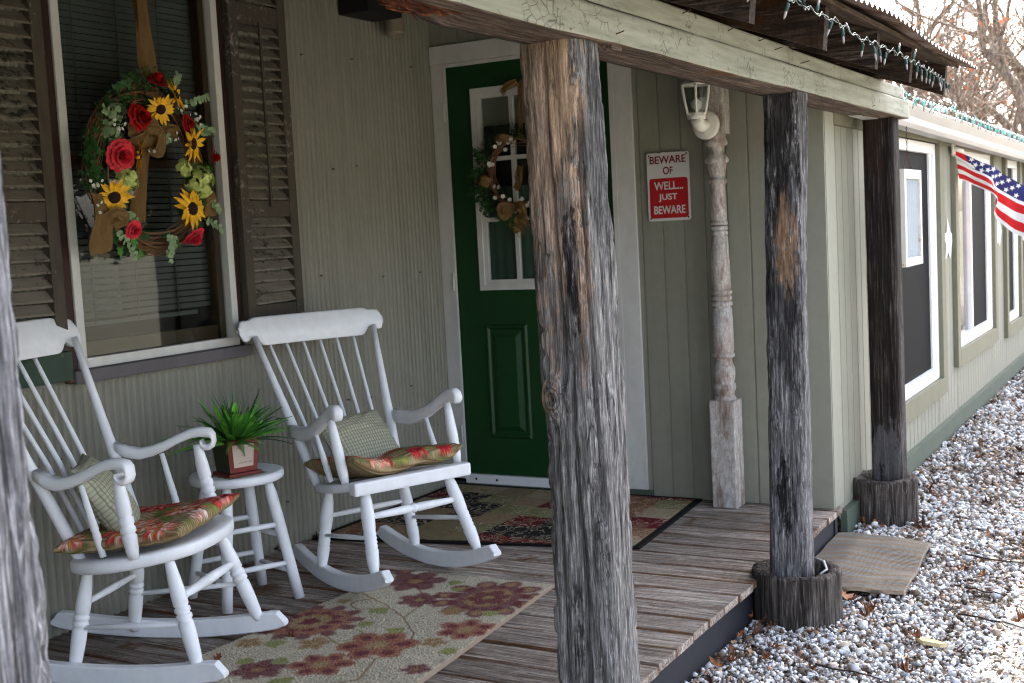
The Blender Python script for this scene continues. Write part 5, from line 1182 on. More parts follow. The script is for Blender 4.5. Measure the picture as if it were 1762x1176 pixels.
mb = MB(); mb.box((-.062, -.064, 0), (.064, .06, .010), M=PM, bev=.002); ptx(mb, 'base_plank', maroon)
FG = [m_leaf('fern_green', (.06, .24, .03)), m_leaf('fern_light_green', (.15, .42, .05)), m_leaf('fern_dark_green', (.012, .07, .012))]
rr = random.Random(12); cbase = PM @ Vector((0, 0, .11))
def frond(mb, base, az, L_, lift, wd, mat, droop):
    d = Vector((math.cos(az), math.sin(az), 0)); side = Vector((-d.y, d.x, 0)); N = 34; tw = rr.uniform(-.5, .5)
    pts = [base+d*(L_*s*math.cos(lift)*(1+.1*s))+Vector((0, 0, L_*(s*math.sin(lift)-droop*s*s))) for s in [i/N for i in range(N+1)]]
    mb.tube(pts[::3]+[pts[-1]], .0012, 4, mat, False)
    for i in range(3, N):
        s = i/N; p = pts[i]; tg = (pts[i+1]-pts[i-1]).normalized(); sd_ = (side*math.cos(tw)+Vector((0, 0, 1))*math.sin(tw)); sd_ = (sd_-tg*sd_.dot(tg)).normalized(); nn = tg.cross(sd_)
        w_ = wd*math.sin(math.pi*min(1, s*.9+.12))**.7; hw_ = L_/N*.30
        for sg in (1, -1):
            q0 = p-tg*hw_; q1 = p+tg*hw_; q2 = p+sd_*sg*w_+tg*w_*.35-nn*w_*.25; q3 = p+sd_*sg*w_*.5+tg*(w_*.18+hw_*1.1)-nn*w_*.05
            mb.add([q0, p+sd_*sg*w_*.55+tg*(w_*.1-hw_)-nn*w_*.04, q2, q3, q1], [(0, 1, 2, 3, 4)], mat)
mb = MB()
for i in range(105):
    az = rr.uniform(0, 2*math.pi); lift = rr.choice([R_(rr.uniform(8, 38)), R_(rr.uniform(38, 78))]); frond(mb, cbase+Vector((math.cos(az)*.02, math.sin(az)*.02, 0)), az, rr.uniform(.12, .225), lift, rr.uniform(.011, .018), rr.choice([0, 0, 1, 1, 2]), rr.uniform(.05, .42))
ptx(mb, 'fern_fronds', FG)
mb = MB()
for i in range(170):
    az = rr.gauss(math.pi*.75, 1.3); lift = R_(rr.uniform(25, 88)); L_ = rr.uniform(.13, .26); d = Vector((math.cos(az)*math.cos(lift), math.sin(az)*math.cos(lift), math.sin(lift))); side = Vector((-math.sin(az), math.cos(az), 0)); w_ = rr.uniform(.0008, .0017)
    vs = []
    for k in range(6):
        s = k/5; p = cbase+d*L_*s+Vector((0, 0, -.06*s*s*math.cos(lift)))+Vector((math.cos(az), math.sin(az), 0))*.03*s*s; vs += [p-side*w_*(1-s*.85), p+side*w_*(1-s*.85)]
    mb.add(vs, [(2*k, 2*k+1, 2*k+3, 2*k+2) for k in range(5)], rr.choice([0, 2, 2]))
ptx(mb, 'grass_blades', FG)
mb = MB()
for i in range(26):
    az = rr.uniform(0, 6.28); lift = R_(rr.uniform(30, 80)); L_ = rr.uniform(.05, .13); d = Vector((math.cos(az)*math.cos(lift), math.sin(az)*math.cos(lift), math.sin(lift))); p = cbase+d*L_; side = Vector((-math.sin(az), math.cos(az), 0)); mb.tube([cbase, p], .0012, 4, 1, False)
    r_ = rr.uniform(.010, .016); fwd_ = d; mb.add([p-fwd_*r_]+[p+fwd_*r_*math.cos(a)*1.2+side*r_*math.sin(a)*.8+Vector((0, 0, .003*math.cos(2*a))) for a in [k*math.pi/4 for k in range(8)]], [(0, 1+k, 1+(k+1) % 8) for k in range(8)], 1)
ptx(mb, 'round_leaves', FG)
# burlap square under the pot
mb = MB(); mb.grid(lambda u, v: (-.078+.156*u+.003*math.sin(v*25), -.082+.156*v+.003*math.sin(u*21), .0004+.0012*abs(math.sin(u*9+v*7))), 30, 30, M=Matrix.Translation((3.205, 2.965, .6202)) @ Matrix.Rotation(R_(-17), 4, 'Z'))
o = mb.build('burlap_square', m_cloth('pale_burlap', (.42, .33, .2), 1500, .4)); tag(o, 'little frayed burlap square under the fern pot', 'cloth')
# ================================================================== WREATHS
def wmat(ox, right, out): # local x=right, y=up, z=out
    return Matrix(((right[0], 0, out[0], ox[0]), (right[1], 0, out[1], ox[1]), (right[2], 1, out[2], ox[2]), (0, 0, 0, 1)))
def face_m(c, tilt=(0, 0), roll=0): return Matrix.Translation(Vector(c)) @ Matrix.Rotation(tilt[0], 4, 'Y') @ Matrix.Rotation(tilt[1], 4, 'X') @ Matrix.Rotation(roll, 4, 'Z')
def petal(mb, M4, a, r0, r1, w_, curl_, mi, tip=1.0, seg=4, cup=.2):
    vs = []; c, s = math.cos(a), math.sin(a)
    for k in range(seg+1):
        t = k/seg; r = r0+(r1-r0)*t; ww = w_*math.sin(math.pi*min(.999, (t*.86+.12)))**(.6 if tip < 1 else .9)
        if k == seg: ww = w_*.08 if tip >= 1 else w_*.55
        z = curl_*t*t
        for q in (-1, 0, 1): x = r; y = q*ww; vs.append(M4 @ Vector((x*c-y*s, x*s+y*c, z+(cup*ww if q else 0))))
    mb.add(vs, [(3*k+j, 3*k+j+1, 3*k+j+4, 3*k+j+3) for k in range(seg) for j in range(2)], mi, True)
YEL = m_leaf('sunflower_yellow', (.85, .46, .02), .2); BRN = m_plain('sunflower_centre', (.022, .01, .008), .9, .4, 60, .5)
REDM = m_leaf('rose_red', (.36, .006, .008), .35); PNK = m_leaf('rose_pink', (.62, .025, .045), .3); HYD = m_leaf('hydrangea_green', (.52, .62, .20), .2); PALE = m_leaf('pale_eucalyptus', (.22, .32, .17), .25)
IVY = m_leaf('ivy_green', (.014, .06, .010), .4); IVYL = m_leaf('ivy_bright', (.05, .2, .02), .3); WHT = m_plain('white_blossom', (.65, .66, .6), .7)
rr = random.Random(77)
def sunflower(W, root, c, R, tilt, roll=0):
    F = W @ face_m(c, tilt, roll); mb = MB(); n = 12
    for ring in range(2):
        for k in range(n): (rr.random() < .88) and petal(mb, F @ Matrix.Translation((0, 0, .006-.006*ring)), 2*math.pi*(k+.5*ring)/n+rr.uniform(-.14, .14), R*.22, R*rr.uniform(.74, 1.1), R*rr.uniform(.10, .15), R*rr.uniform(-.28, .32), 0, cup=rr.uniform(.1, .6))
    o = part('sunflower', mb, YEL, root); q = MB()
    for k in range(9):
        f = k/8; rad = R*.33
        ring_ = [(rad*math.cos(math.pi/2*f)*math.cos(a), rad*math.cos(math.pi/2*f)*math.sin(a), .004+R*.16*math.sin(math.pi/2*f)) for a in [i*math.pi/9 for i in range(18)]]
        q.v += [tuple(F @ Vector(p)) for p in ring_]
    q.f = [(k*18+i, k*18+(i+1) % 18, (k+1)*18+(i+1) % 18, (k+1)*18+i) for k in range(8) for i in range(18)]; q.mi = [0]*len(q.f); q.sm = [True]*len(q.f)
    sub('flower_centre', q, BRN, o, root)
def rose(W, root, c, R, tilt, mat):
    F = W @ face_m(c, tilt, rr.uniform(0, 6)); mb = MB()
    for ring, (n, ri, zc) in enumerate(((3, .22, .62), (4, .36, .56), (5, .55, .44), (6, .76, .28), (7, .98, .08))):
        for k in range(n):
            a0 = 2*math.pi*k/n+ring*.7+rr.uniform(-.15, .15); sp = math.pi/n*1.35; vs = []
            for j in range(5):
                t = j/4; r = R*(ri*(.45+.6*t**1.3)); z = R*(zc*.3+zc*t**.8*(1.0 if ring < 3 else .9))-(R*.10*max(0, t-.7)*3 if ring > 1 else 0)
                for i in range(5): a = a0+sp*(i/2-1)*(1-.25*t*t); rr2 = r*(1+.06*math.sin(i*2+j)+ (.1*t if i in (0, 4) else 0)); vs.append(F @ Vector((rr2*math.cos(a), rr2*math.sin(a), z+.04*R*math.sin(i*1.9+k)*t)))
            mb.add(vs, [(j*5+i, j*5+i+1, (j+1)*5+i+1, (j+1)*5+i) for j in range(4) for i in range(4)], 0, True)
    part('rose', mb, mat, root)
def hydrangea(W, root, c, R, mat, n=42, fl=.011, name='hydrangea', sq=1.0):
    mb = MB()
    for k in range(n):
        a = rr.uniform(0, 6.283); b = math.acos(rr.uniform(.05, 1)); d = Vector((math.sin(b)*math.cos(a), math.sin(b)*math.sin(a)*sq, math.cos(b)*.8)); p = Vector(c)+d*R*rr.uniform(.7, 1.15); d = (d+Vector((rr.gauss(0, .35), rr.gauss(0, .35), rr.gauss(0, .2)))).normalized()
        F = W @ Matrix.Translation(p) @ d.to_track_quat('Z', 'Y').to_matrix().to_4x4(); a0 = rr.uniform(0, 1.5)
        for j in range(4): petal(mb, F, a0+j*math.pi/2, .001, fl*rr.uniform(.9, 1.15), fl*.52, -fl*.15, 0, tip=.5, seg=3, cup=.15)
    part(name, mb, mat, root)
def leaf_spray(W, mb, c, ang, L_, n, lw, mi, out=.01, round_=False):
    p = Vector(c); d = Vector((math.cos(ang), math.sin(ang), 0)); pts = []
    for k in range(n+1): pts.append(p+d*L_*k/n+Vector((0, 0, out*math.sin(k/n*2))))
    mb.tube([W @ q for q in pts], .0011, 4, mi, False)
    for k in range(1, n+1):
        for sg in (-1, 1): petal(mb, W @ face_m(pts[k], (rr.uniform(-.5, .5), rr.uniform(-.5, .5))), ang+sg*rr.uniform(.6, 1.2), .001, lw, lw*(.42 if round_ else .22), lw*rr.uniform(-.2, .25), mi, tip=.5 if round_ else 1, seg=3)
def ivy(W, mb, c, R, ang, mi):
    F = W @ face_m(c, (rr.uniform(-.4, .4), rr.uniform(-.4, .4)), ang); o = [(-.1, 0), (-.3, -.35), (-.15, -.8), (.1, -.42), (.45, -.62), (.5, -.25), (1.1, 0), (.5, .25), (.45, .62), (.1, .42), (-.15, .8), (-.3, .35)]
    vs = [F @ Vector((0.1*R, 0, .008*R*30/30))]+[F @ Vector((x*R, y*R, -abs(y)*R*.15)) for x, y in o]; n = len(o); mb.add(vs, [(0, 1+i, 1+(i+1) % n) for i in range(n)], mi, False)
def ribbon(W, root, pts, wd, name='burlap_ribbon', wav=.004, mat=None, frayed=True, taper=0):
    """pts: (x,y,z) centre line in wreath space; width across"""
    mb = MB(); N = 26; P = [Vector(p) for p in pts]
    def at(t):
        s = t*(len(P)-1); i = min(int(s), len(P)-2); f = s-i
        a, b, c, d = P[max(i-1, 0)], P[i], P[i+1], P[min(i+2, len(P)-1)]
        return .5*((2*b)+(-a+c)*f+(2*a-5*b+4*c-d)*f*f+(-a+3*b-3*c+d)*f**3)
    m_ = 8; vs = []
    for k in range(N+1):
        t = k/N; p = at(t); tg = (at(min(1, t+.02))-at(max(0, t-.02))).normalized(); sd_ = tg.cross(Vector((0, 0, 1)))
        sd_ = sd_.normalized() if sd_.length > .25 else Vector((1, 0, 0)); nn = sd_.cross(tg).normalized()
        ww = wd*(1-taper*(1-t)) if taper else wd
        for j in range(m_+1):
            q = j/m_*2-1; vs.append(W @ (p+sd_*q*ww/2+nn*(wav*math.sin(q*5+t*8)+wav*.8*math.sin(q*9-t*5))))
    mb.add(vs, [(k*(m_+1)+j, k*(m_+1)+j+1, (k+1)*(m_+1)+j+1, (k+1)*(m_+1)+j) for k in range(N) for j in range(m_)], 0, True)
    if frayed:
        p = at(1); tg = (at(1)-at(.95)).normalized(); sd_ = tg.cross(Vector((0, 0, 1))).normalized()
        for k in range(26):
            q = rr.uniform(-1, 1); a = p+sd_*q*wd/2; mb.tube([W @ a, W @ (a+tg*rr.uniform(.008, .028)+sd_*rr.uniform(-.004, .004)+Vector((0, 0, rr.uniform(-.004, .004))))], .0007, 3, 0, False)
        for k in range(20):
            t = rr.uniform(.1, 1); sg = rr.choice((-1, 1)); a = at(t)+sd_*sg*wd/2; mb.tube([W @ a, W @ (a+sd_*sg*rr.uniform(.003, .009)+tg*rr.uniform(-.005, .005))], .0006, 3, 0, False)
    return part(name, mb, mat or M['burlap'], root)
def vine_ring(W, root, c, rx, ry, n, spread, mat, twigs=30):
    mb = MB()
    for i in range(n):
        ph = rr.uniform(0, 6.28); f = rr.uniform(2.5, 5); ox, oz = rr.gauss(0, spread), rr.gauss(0, spread*.7); pts = []; a0 = rr.uniform(0, 6.28)
        for k in range(49):
            a = a0+2*math.pi*k/48; q = spread*.8*math.sin(a*round(f)+ph); r_ = 1+ (ox+q)/rx
            pts.append(W @ Vector((c[0]+rx*r_*math.cos(a), c[1]+ry*r_*math.sin(a), c[2]+oz+spread*.6*math.cos(a*round(f)+ph))))
        mb.tube(pts, rr.uniform(.0014, .003), 5, 0, False)
    for i in range(twigs):
        a = rr.uniform(0, 6.28); p = Vector((c[0]+rx*math.cos(a), c[1]+ry*math.sin(a), c[2])); d = Vector((-math.sin(a), math.cos(a), 0))*rr.choice((-1, 1))+Vector((math.cos(a), math.sin(a), 0))*rr.uniform(-.5, .6)+Vector((0, 0, rr.uniform(0, .5)))
        mb.tube([W @ p, W @ (p+d*.04), W @ (p+d*.075+Vector((0, 0, .01)))], [.0018, .0014, .0005], 4, 0, False)
    part('vine_ring', mb, mat, root)
# window wreath: wreath space x = world x - 3.165, y = world z - 1.70, z = towards the porch
wr = thing('wreath', 'round grapevine wreath with sunflowers, red roses, green hydrangeas and burlap hanging on the window', 'wreath', (3.165, 3.27, 1.70))
W = wmat((3.165, 3.245, 1.70), (1, 0, 0), (0, -1, 0)); X_ = lambda x, z: (x-3.165, z-1.70)
vine_ring(W, wr, (0, -.005, 0), .235, .265, 34, .015, M['twig'], 90)
ribbon(W, wr, [(.030, .95, -.005), (.035, .6, 0), (.045, .42, .004), (.05, .32, .01)], .058, 'hanging_ribbon', .005, frayed=False)
ribbon(W, wr, [(.01, .95, -.009), (.02, .6, -.006), (.035, .42, -.004), (.04, .32, 0)], .05, 'hanging_ribbon', .007, frayed=False)
ribbon(W, wr, [(-.03, .10, .02), (-.04, .02, .018), (-.05, -.08, .012), (-.065, -.15, .012), (-.06, -.185, .01)], .062, wav=.006)
ribbon(W, wr, [(-.255, -.09, .05), (-.262, -.16, .055), (-.268, -.24, .045), (-.262, -.285, .035)], .088, wav=.007)
ribbon(W, wr, [(-.25, -.17, .055), (-.225, -.155, .08), (-.19, -.17, .075), (-.22, -.19, .05)], .045, frayed=False)
ribbon(W, wr, [(-.12, .07, .04), (-.06, .10, .075), (-.01, .15, .06), (.0, .08, .05)], .05, frayed=False); ribbon(W, wr, [(0, .27, .03), (.02, .255, .06), (.05, .28, .03)], .05, frayed=False)
ribbon(W, wr, [(.06, .14, .03), (.1, .13, .055), (.13, .11, .03)], .05, frayed=False); ribbon(W, wr, [(.23, -.08, .03), (.265, -.11, .045), (.27, -.17, .03)], .06)
ribbon(W, wr, [(-.11, .13, .04), (-.02, .125, .09), (-.0, .06, .07), (-.03, .07, .05)], .045, frayed=False)
for (x, z, R, t) in ((3.262, 1.958, .062, (.5, -.3)), (3.187, 1.905, .062, (-.3, .3)), (3.33, 1.79, .073, (.35, .1)), (2.946, 1.600, .070, (-.45, .25)), (3.303, 1.557, .082, (0, 0)), (3.068, 1.742, .062, (.8, .2))):
    a, b = X_(x, z); sunflower(W, wr, (a, b, .065), R*.94, t, rr.uniform(0, 1))
for (x, z, R, m_, t) in ((3.191, 2.002, .040, REDM, (0, -1.0)), (3.096, 1.868, .052, REDM, (.1, -.2)), (3.0, 1.74, .055, PNK, (-.2, .2)), (3.323, 1.862, .034, REDM, (.3, 0)), (3.44, 1.745, .036, REDM, (.8, 0)), (3.03, 1.488, .034, PNK, (0, .3)), (3.315, 1.46, .042, PNK, (.2, .9))):
    a, b = X_(x, z); rose(W, wr, (a, b, .055), R, t, m_)
for (x, z, R, n, fl) in ((3.035, 1.665, .046, 34, .017), (3.385, 1.655, .055, 50, .018), (3.31, 1.70, .030, 18, .016)):
    a, b = X_(x, z); hydrangea(W, wr, (a, b, .03), R, HYD, n, fl)
for (x, z, R) in ((3.0, 1.875, .045), (2.99, 1.81, .035)): a, b = X_(x, z); hydrangea(W, wr, (a, b, .03), R, PALE, 30, .013, 'pale_blossom', 1.2)
mb = MB()
for (x, z, a_, L_) in ((3.33, 1.93, .3, .12), (3.34, 1.88, -.4, .10), (3.27, 1.97, 1.1, .07), (2.97, 1.50, -1.0, .12), (3.01, 1.54, -1.3, .10), (3.22, 1.48, -1.8, .10), (3.40, 1.52, -.5, .08), (3.42, 1.60, -.9, .07), (3.26, 1.46, -2.5, .09), (3.02, 1.86, 2.7, .08), (3.38, 1.83, .2, .09), (2.98, 1.56, -.5, .08), (3.28, 1.83, 3.6, .09)):
    a, b = X_(x, z); leaf_spray(W, mb, (a, b, .03), a_, L_, 7, .018, 0, .02, True)
part('eucalyptus_sprays', mb, PALE, wr)
mb = MB()
for i in range(200):
    a = rr.uniform(0, 6.283); r_ = rr.uniform(.82, 1.2); 
    if 4.3 < a < 5.5 and rr.random() < .85: continue
    ivy(W, mb, (.235*r_*math.cos(a), -.005+.265*r_*math.sin(a), rr.uniform(0, .045)), rr.uniform(.018, .032), rr.uniform(0, 6.28), 0)
for (x, z) in ((3.10, 2.02), (3.08, 1.99), (2.87, 1.74), (2.9, 1.70)): a, b = X_(x, z); ivy(W, mb, (a, b, .04), .035, rr.uniform(0, 6), 0)
for i in range(40):
    a = rr.uniform(.3, 4.2); leaf_spray(W, mb, (.235*math.cos(a), .265*math.sin(a), .01), a+rr.uniform(-1, 1), rr.uniform(.05, .1), 6, .014, 0, .03)
part('ivy_leaves', mb, IVY, wr)
mb = MB()
for (x, z, s_) in ((3.04, 1.452, .036), (2.972, 1.425, .032), (3.055, 1.405, .032)): a, b = X_(x, z); ivy(W, mb, (a, b, .05), s_, rr.uniform(-2, 0), 0)
part('bright_ivy_leaves', mb, IVYL, wr)
mb = MB()
for i in range(60):
    ce = rr.choice(((3.31, 1.90), (3.36, 1.88), (3.26, 1.80), (3.16, 1.77), (2.90, 1.57), (3.0, 1.83), (2.88, 1.63))); a, b = X_(ce[0]+rr.gauss(0, .014), ce[1]+rr.gauss(0, .014)); F = W @ face_m((a, b, .05+rr.uniform(-.01, .02)), (rr.uniform(-.6, .6), rr.uniform(-.6, .6)))
    for j in range(5): petal(mb, F, j*1.257, .0006, .006, .0028, .001, 0, .5, 2)
part('baby_breath', mb, WHT, wr)['kind'] = 'stuff'

# door wreath: facing -x
dw = thing('wreath', 'dark pine wreath with tiny white flowers and burlap bows hanging on the green door', 'wreath', (5.13, 2.85, 1.68))
W = wmat((5.125, 2.84, 1.69), (0, -1, 0), (-1, 0, 0))
PINE = m_leaf('pine_needles', (.006, .022, .006), .4)
vine_ring(W, dw, (0, 0, 0), .155, .165, 12, .012, M['twig'], 20)
mb = MB()
for i in range(230):
    a = rr.uniform(0, 6.283); p = Vector((.155*math.cos(a), .165*math.sin(a), rr.uniform(0, .03))); o = a+rr.choice((-1, 1))*rr.uniform(.3, 1.3); d = Vector((math.cos(o), math.sin(o), rr.uniform(0, .5)))
    for k in range(22):
        s = k/22*.075; q = p+d*s; e = (d+Vector((rr.gauss(0, .45), rr.gauss(0, .45), rr.gauss(0, .35)))).normalized()*rr.uniform(.03, .05); w_ = Vector((-e.y, e.x, 0)).normalized()*.0009
        mb.add([W @ (q-w_), W @ (q+w_), W @ (q+e)], [(0, 1, 2)], 0)
part('pine_needles', mb, PINE, dw)['kind'] = 'stuff'
mb = MB()
for i in range(26):
    a = rr.uniform(2.6, 4.9); leaf_spray(W, mb, (.16*math.cos(a), .17*math.sin(a), .03), a+rr.uniform(-.7, .7), rr.uniform(.05, .1), 7, .012, 0, .03, True)
part('boxwood_sprigs', mb, IVY, dw)
rr2 = random.Random(5)
for i in range(26):
    a = rr2.uniform(1.6, 5.2); r_ = rr2.uniform(.75, 1.15); mb = MB(); F = W @ face_m((.155*r_*math.cos(a)+.02, .165*r_*math.sin(a), .05), (rr2.uniform(-.5, .5), rr2.uniform(-.5, .5)), rr2.uniform(0, 1))
    for j in range(5): petal(mb, F, j*1.257, .001, .011, .0045, .002, 0, .5, 3)
    part('white_flower', mb, WHT, dw)
ribbon(W, dw, [(-.19, .0, .03), (-.165, -.02, .065), (-.13, -.045, .05)], .05, frayed=True, taper=-.3)
ribbon(W, dw, [(.0, -.17, .05), (-.045, -.16, .085), (-.055, -.20, .07), (-.01, -.175, .05)], .05, frayed=False); ribbon(W, dw, [(.0, -.17, .05), (.05, -.16, .085), (.05, -.20, .07), (.01, -.175, .05)], .05, frayed=False)
ribbon(W, dw, [(0, -.17, .05), (-.01, -.215, .055), (.0, -.255, .05), (.01, -.28, .04)], .055); ribbon(W, dw, [(0, -.17, .045), (.03, -.21, .05), (.045, -.245, .045)], .05)
ribbon(W, dw, [(-.09, .14, .03), (-.05, .165, .07), (.0, .15, .04)], .04, frayed=False); ribbon(W, dw, [(.03, .03, .03), (.035, -.03, .06), (.0, -.08, .03)], .04, frayed=False)
ribbon(W, dw, [(.05, .43, .0), (.04, .36, .01), (.03, .16, .02)], .03, 'hanging_ribbon', frayed=False); ribbon(W, dw, [(.03, .42, .02), (-.02, .40, .04), (-.05, .385, .02)], .035)

# ================================================================== GRAVEL, LEAVES, TWIGS
rg = np.random.RandomState(20)
protos = []
for i in range(22):
    bm = bmesh.new(); n = 11+i % 5; pts = rg.randn(n, 3); pts /= np.linalg.norm(pts, axis=1)[:, None]; pts *= rg.uniform(.8, 1.1, (n, 1)); pts *= np.array((1, rg.uniform(.65, .9), rg.uniform(.45, .75)))*.5
    for p in pts: bm.verts.new(p)
    bmesh.ops.convex_hull(bm, input=bm.verts[:]); bmesh.ops.delete(bm, geom=[v for v in bm.verts if not v.link_faces], context='VERTS'); bm.verts.index_update()
    bmesh.ops.triangulate(bm, faces=bm.faces[:])
    protos.append((np.array([v.co[:] for v in bm.verts]), np.array([[v.index for v in f.verts] for f in bm.faces]))); bm.free()
# (x0,x1,y0,y1,density,mean size,height)
zones = [(2.4, 4.4, .0, 1.42, 6400, .0160), (4.4, 6.2, .1, 1.46, 5600, .0168), (6.2, 9, .2, 1.41, 3600, .0190), (9, 16, .3, 1.41, 1300, .026), (3.6, 9, -.8, .2, 900, .024)]
PV = []; PF = []; PA = []; vo = 0
for x0, x1, y0_, y1_, dens, sz in zones:
    n = int((x1-x0)*(y1_-y0_)*dens); X = rg.uniform(x0, x1, n); Y = rg.uniform(y0_, y1_, n); S = sz*np.exp(rg.normal(-.03, .36, n)); ok = ~((X < 5.2) & (Y > 1.385)); ok &= ~((X > 5.2) & (Y > 1.375))
    for sx_, sy_, r_ in ((4.155, 1.262, .15), (5.66, 1.30, .15), (2.56, 1.27, .07)): ok &= np.hypot(X-sx_, Y-sy_) > r_
    ok &= ~((X > 4.46) & (X < 5.17) & (Y > .99) & (Y < 1.36))
    ok &= ~((np.hypot(X-4.55, Y-.70) < .09*rg.uniform(.5, 1.4, n)) & (S > .012))
    X, Y, S = X[ok], Y[ok], S[ok]; n = len(X); pid = rg.randint(0, len(protos), n)
    Z = rg.uniform(-.006, .010, n)+.006*fbm2(X+1, Y+3, 3, 4, 2)+.35*S*rg.rand(n)
    a, b, c = rg.uniform(0, 2*np.pi, n), rg.normal(0, .45, n), rg.normal(0, .45, n); col = rg.rand(n)
    dirt = fbm2(X+2, Y+2, 1.7, 9, 4)   # patches with more debris
    col = np.where(rg.rand(n) < np.clip((dirt-.52)*3.2, 0, .7), .04+.22*rg.rand(n), col)
    ca, sa, cb, sb, cc, sn = np.cos(a), np.sin(a), np.cos(b), np.sin(b), np.cos(c), np.sin(c)
    R = np.empty((n, 3, 3)); R[:, 0, 0] = ca*cb; R[:, 0, 1] = ca*sb*sn-sa*cc; R[:, 0, 2] = ca*sb*cc+sa*sn; R[:, 1, 0] = sa*cb; R[:, 1, 1] = sa*sb*sn+ca*cc; R[:, 1, 2] = sa*sb*cc-ca*sn; R[:, 2, 0] = -sb; R[:, 2, 1] = cb*sn; R[:, 2, 2] = cb*cc
    for k, (pv, pf) in enumerate(protos):
        m = np.where(pid == k)[0]
        if not len(m): continue
        V3 = np.einsum('nij,vj->nvi', R[m], pv)*S[m][:, None, None]*1.12+np.stack([X[m], Y[m], Z[m]], -1)[:, None, :]
        F3 = pf[None]+(np.arange(len(m))*len(pv))[:, None, None]+vo; PV.append(V3.reshape(-1, 3)); PF.append(F3.reshape(-1, 3)); PA.append(np.repeat(col[m], len(pv))); vo += len(m)*len(pv)
PV = np.concatenate(PV); PF = np.concatenate(PF); PA = np.concatenate(PA)
me = bpy.data.meshes.new('gravel'); me.vertices.add(len(PV)); me.vertices.foreach_set('co', PV.ravel()); me.loops.add(len(PF)*3); me.loops.foreach_set('vertex_index', PF.ravel().astype(np.int32)); me.polygons.add(len(PF))
me.polygons.foreach_set('loop_start', np.arange(0, len(PF)*3, 3, dtype=np.int32)); me.update(calc_edges=True)
at_ = me.attributes.new('rnd', 'FLOAT', 'POINT'); at_.data.foreach_set('value', PA.astype(np.float32))
k_ = NM('white_gravel', .75, spec=.3); r_ = k_.attr('rnd', 'Fac'); v_ = k_.obj((1, 1, 1), False); n_ = k_.noise(v_, 130, 4, .6)
c_ = k_.ramp(r_, [(0, (.03, .024, .02)), (.05, (.09, .055, .035)), (.11, (.17, .13, .10)), (.18, (.30, .20, .13)), (.24, (.32, .33, .36)), (.32, (.62, .62, .61)), (.44, (.74, .74, .73)), (.54, (.52, .55, .61)), (.60, (.82, .82, .81)), (.74, (.70, .72, .75)), (.83, (.85, .84, .82)), (.93, (.56, .50, .42)), (.97, (.38, .22, .13)), (1, (.70, .69, .68))])
c_ = k_.mix(.35, c_, k_.mix(n_, c_, (.5, .5, .5), 'MULTIPLY')); c_ = k_.mix(k_.math('MULTIPLY', k_.ramp(n_, [(.52, 0.), (.62, 1.)]), .4), c_, (.22, .18, .15))
me.materials.append(k_.out(c_, k_.bump(n_, .3, .002))); go = bpy.data.objects.new('gravel', me); COL.objects.link(go); tag(go, 'white and grey gravel strewn along the deck and the wing', 'gravel', kind='stuff')
# shredded leaf litter and fines between the stones
n = 4200; X = rg.uniform(2.6, 11, n); Y = rg.uniform(.2, 1.37, n); cl = fbm2(X+2, Y+2, 1.7, 9, 4); edge_ = np.exp(-np.abs(1.36-Y)/.07)+np.exp(-np.abs(np.hypot(X-4.155, Y-1.262)-.17)/.05)
ok = (rg.rand(n) < np.clip((cl-.48)*3.5, .05, .8)+.5*edge_) & ~((X > 4.44) & (X < 5.2) & (Y > .97)) & (np.hypot(X-4.155, Y-1.262) > .16) & (np.hypot(X-5.66, Y-1.3) > .16); X, Y = X[ok], Y[ok]
mb = MB()
for x, y in zip(X, Y):
    a = rg.rand()*6.28; l = rg.uniform(.006, .022); w_ = l*rg.uniform(.15, .7); z = rg.uniform(.016, .026); c, s_ = math.cos(a), math.sin(a); t = rg.uniform(-.4, .4)
    mb.add([(x-l*c, y-l*s_, z), (x+w_*s_, y-w_*c, z+t*w_+.002), (x+l*c, y+l*s_, z+rg.uniform(0, .006)), (x-w_*s_, y+w_*c, z-t*w_+.002)], [(0, 1, 2, 3)], int(rg.randint(0, 3)))
o = mb.build('leaf_litter', [m_leaf('litter_rust', (.16, .055, .025), .4), m_leaf('litter_brown', (.06, .035, .022), .4), m_leaf('litter_tan', (.3, .2, .11), .4)]); tag(o, 'shredded brown leaf litter scattered between the gravel stones', 'leaf litter', kind='stuff')
# fallen oak leaves
def leaf_mesh(seed):
    r = random.Random(seed); mb = MB(); o = [(-.5, 0), (-.42, .05), (-.30, .10), (-.22, .28), (-.12, .14), (.0, .17), (.10, .40), (.17, .18), (.25, .15), (.36, .30), (.38, .12), (.5, .02)]
    o = [(x, y*r.uniform(.8, 1.25)) for x, y in o]; b1, b2, tw = r.uniform(.6, 2.2), r.uniform(.5, 2.0), r.uniform(-.8, .8)
    def bend(x, y): z = b1*x*x*.6+b2*y*y*1.6+tw*x*y; return (x*(1-.25*b1*x*x), y*(1-.4*b2*abs(y)), z+.03*math.sin(x*13)+.02*math.sin(y*19))
    up_ = [bend(x, y) for x, y in o]; lo = [bend(x, -y*r.uniform(.85, 1.1)) for x, y in o]; mid = [bend(x, 0) for x, y in o]; n = len(o); mb.add(up_+mid+lo, [(n+i, n+i+1, i+1, i) for i in range(n-1)]+[(2*n+i, 2*n+i+1, n+i+1, n+i) for i in range(n-1)], 0, True)
    mb.tube([bend(-.5, 0), (-.62, .01, .02+.25*b1*.6), (-.74, .03, .05+.25*b1*.6)], .008, 4); return mb
LM = [m_leaf('dead_leaf_rust', (.15, .055, .022), .45), m_leaf('dead_leaf_orange', (.25, .10, .042), .4), m_leaf('dead_leaf_brown', (.07, .03, .018), .45)]
for mm in LM: mm.node_tree.nodes['Principled BSDF'].inputs['Roughness'].default_value = .7
lps = [leaf_mesh(i).build('fallen_leaf', LM[i % 3]) for i in range(9)]
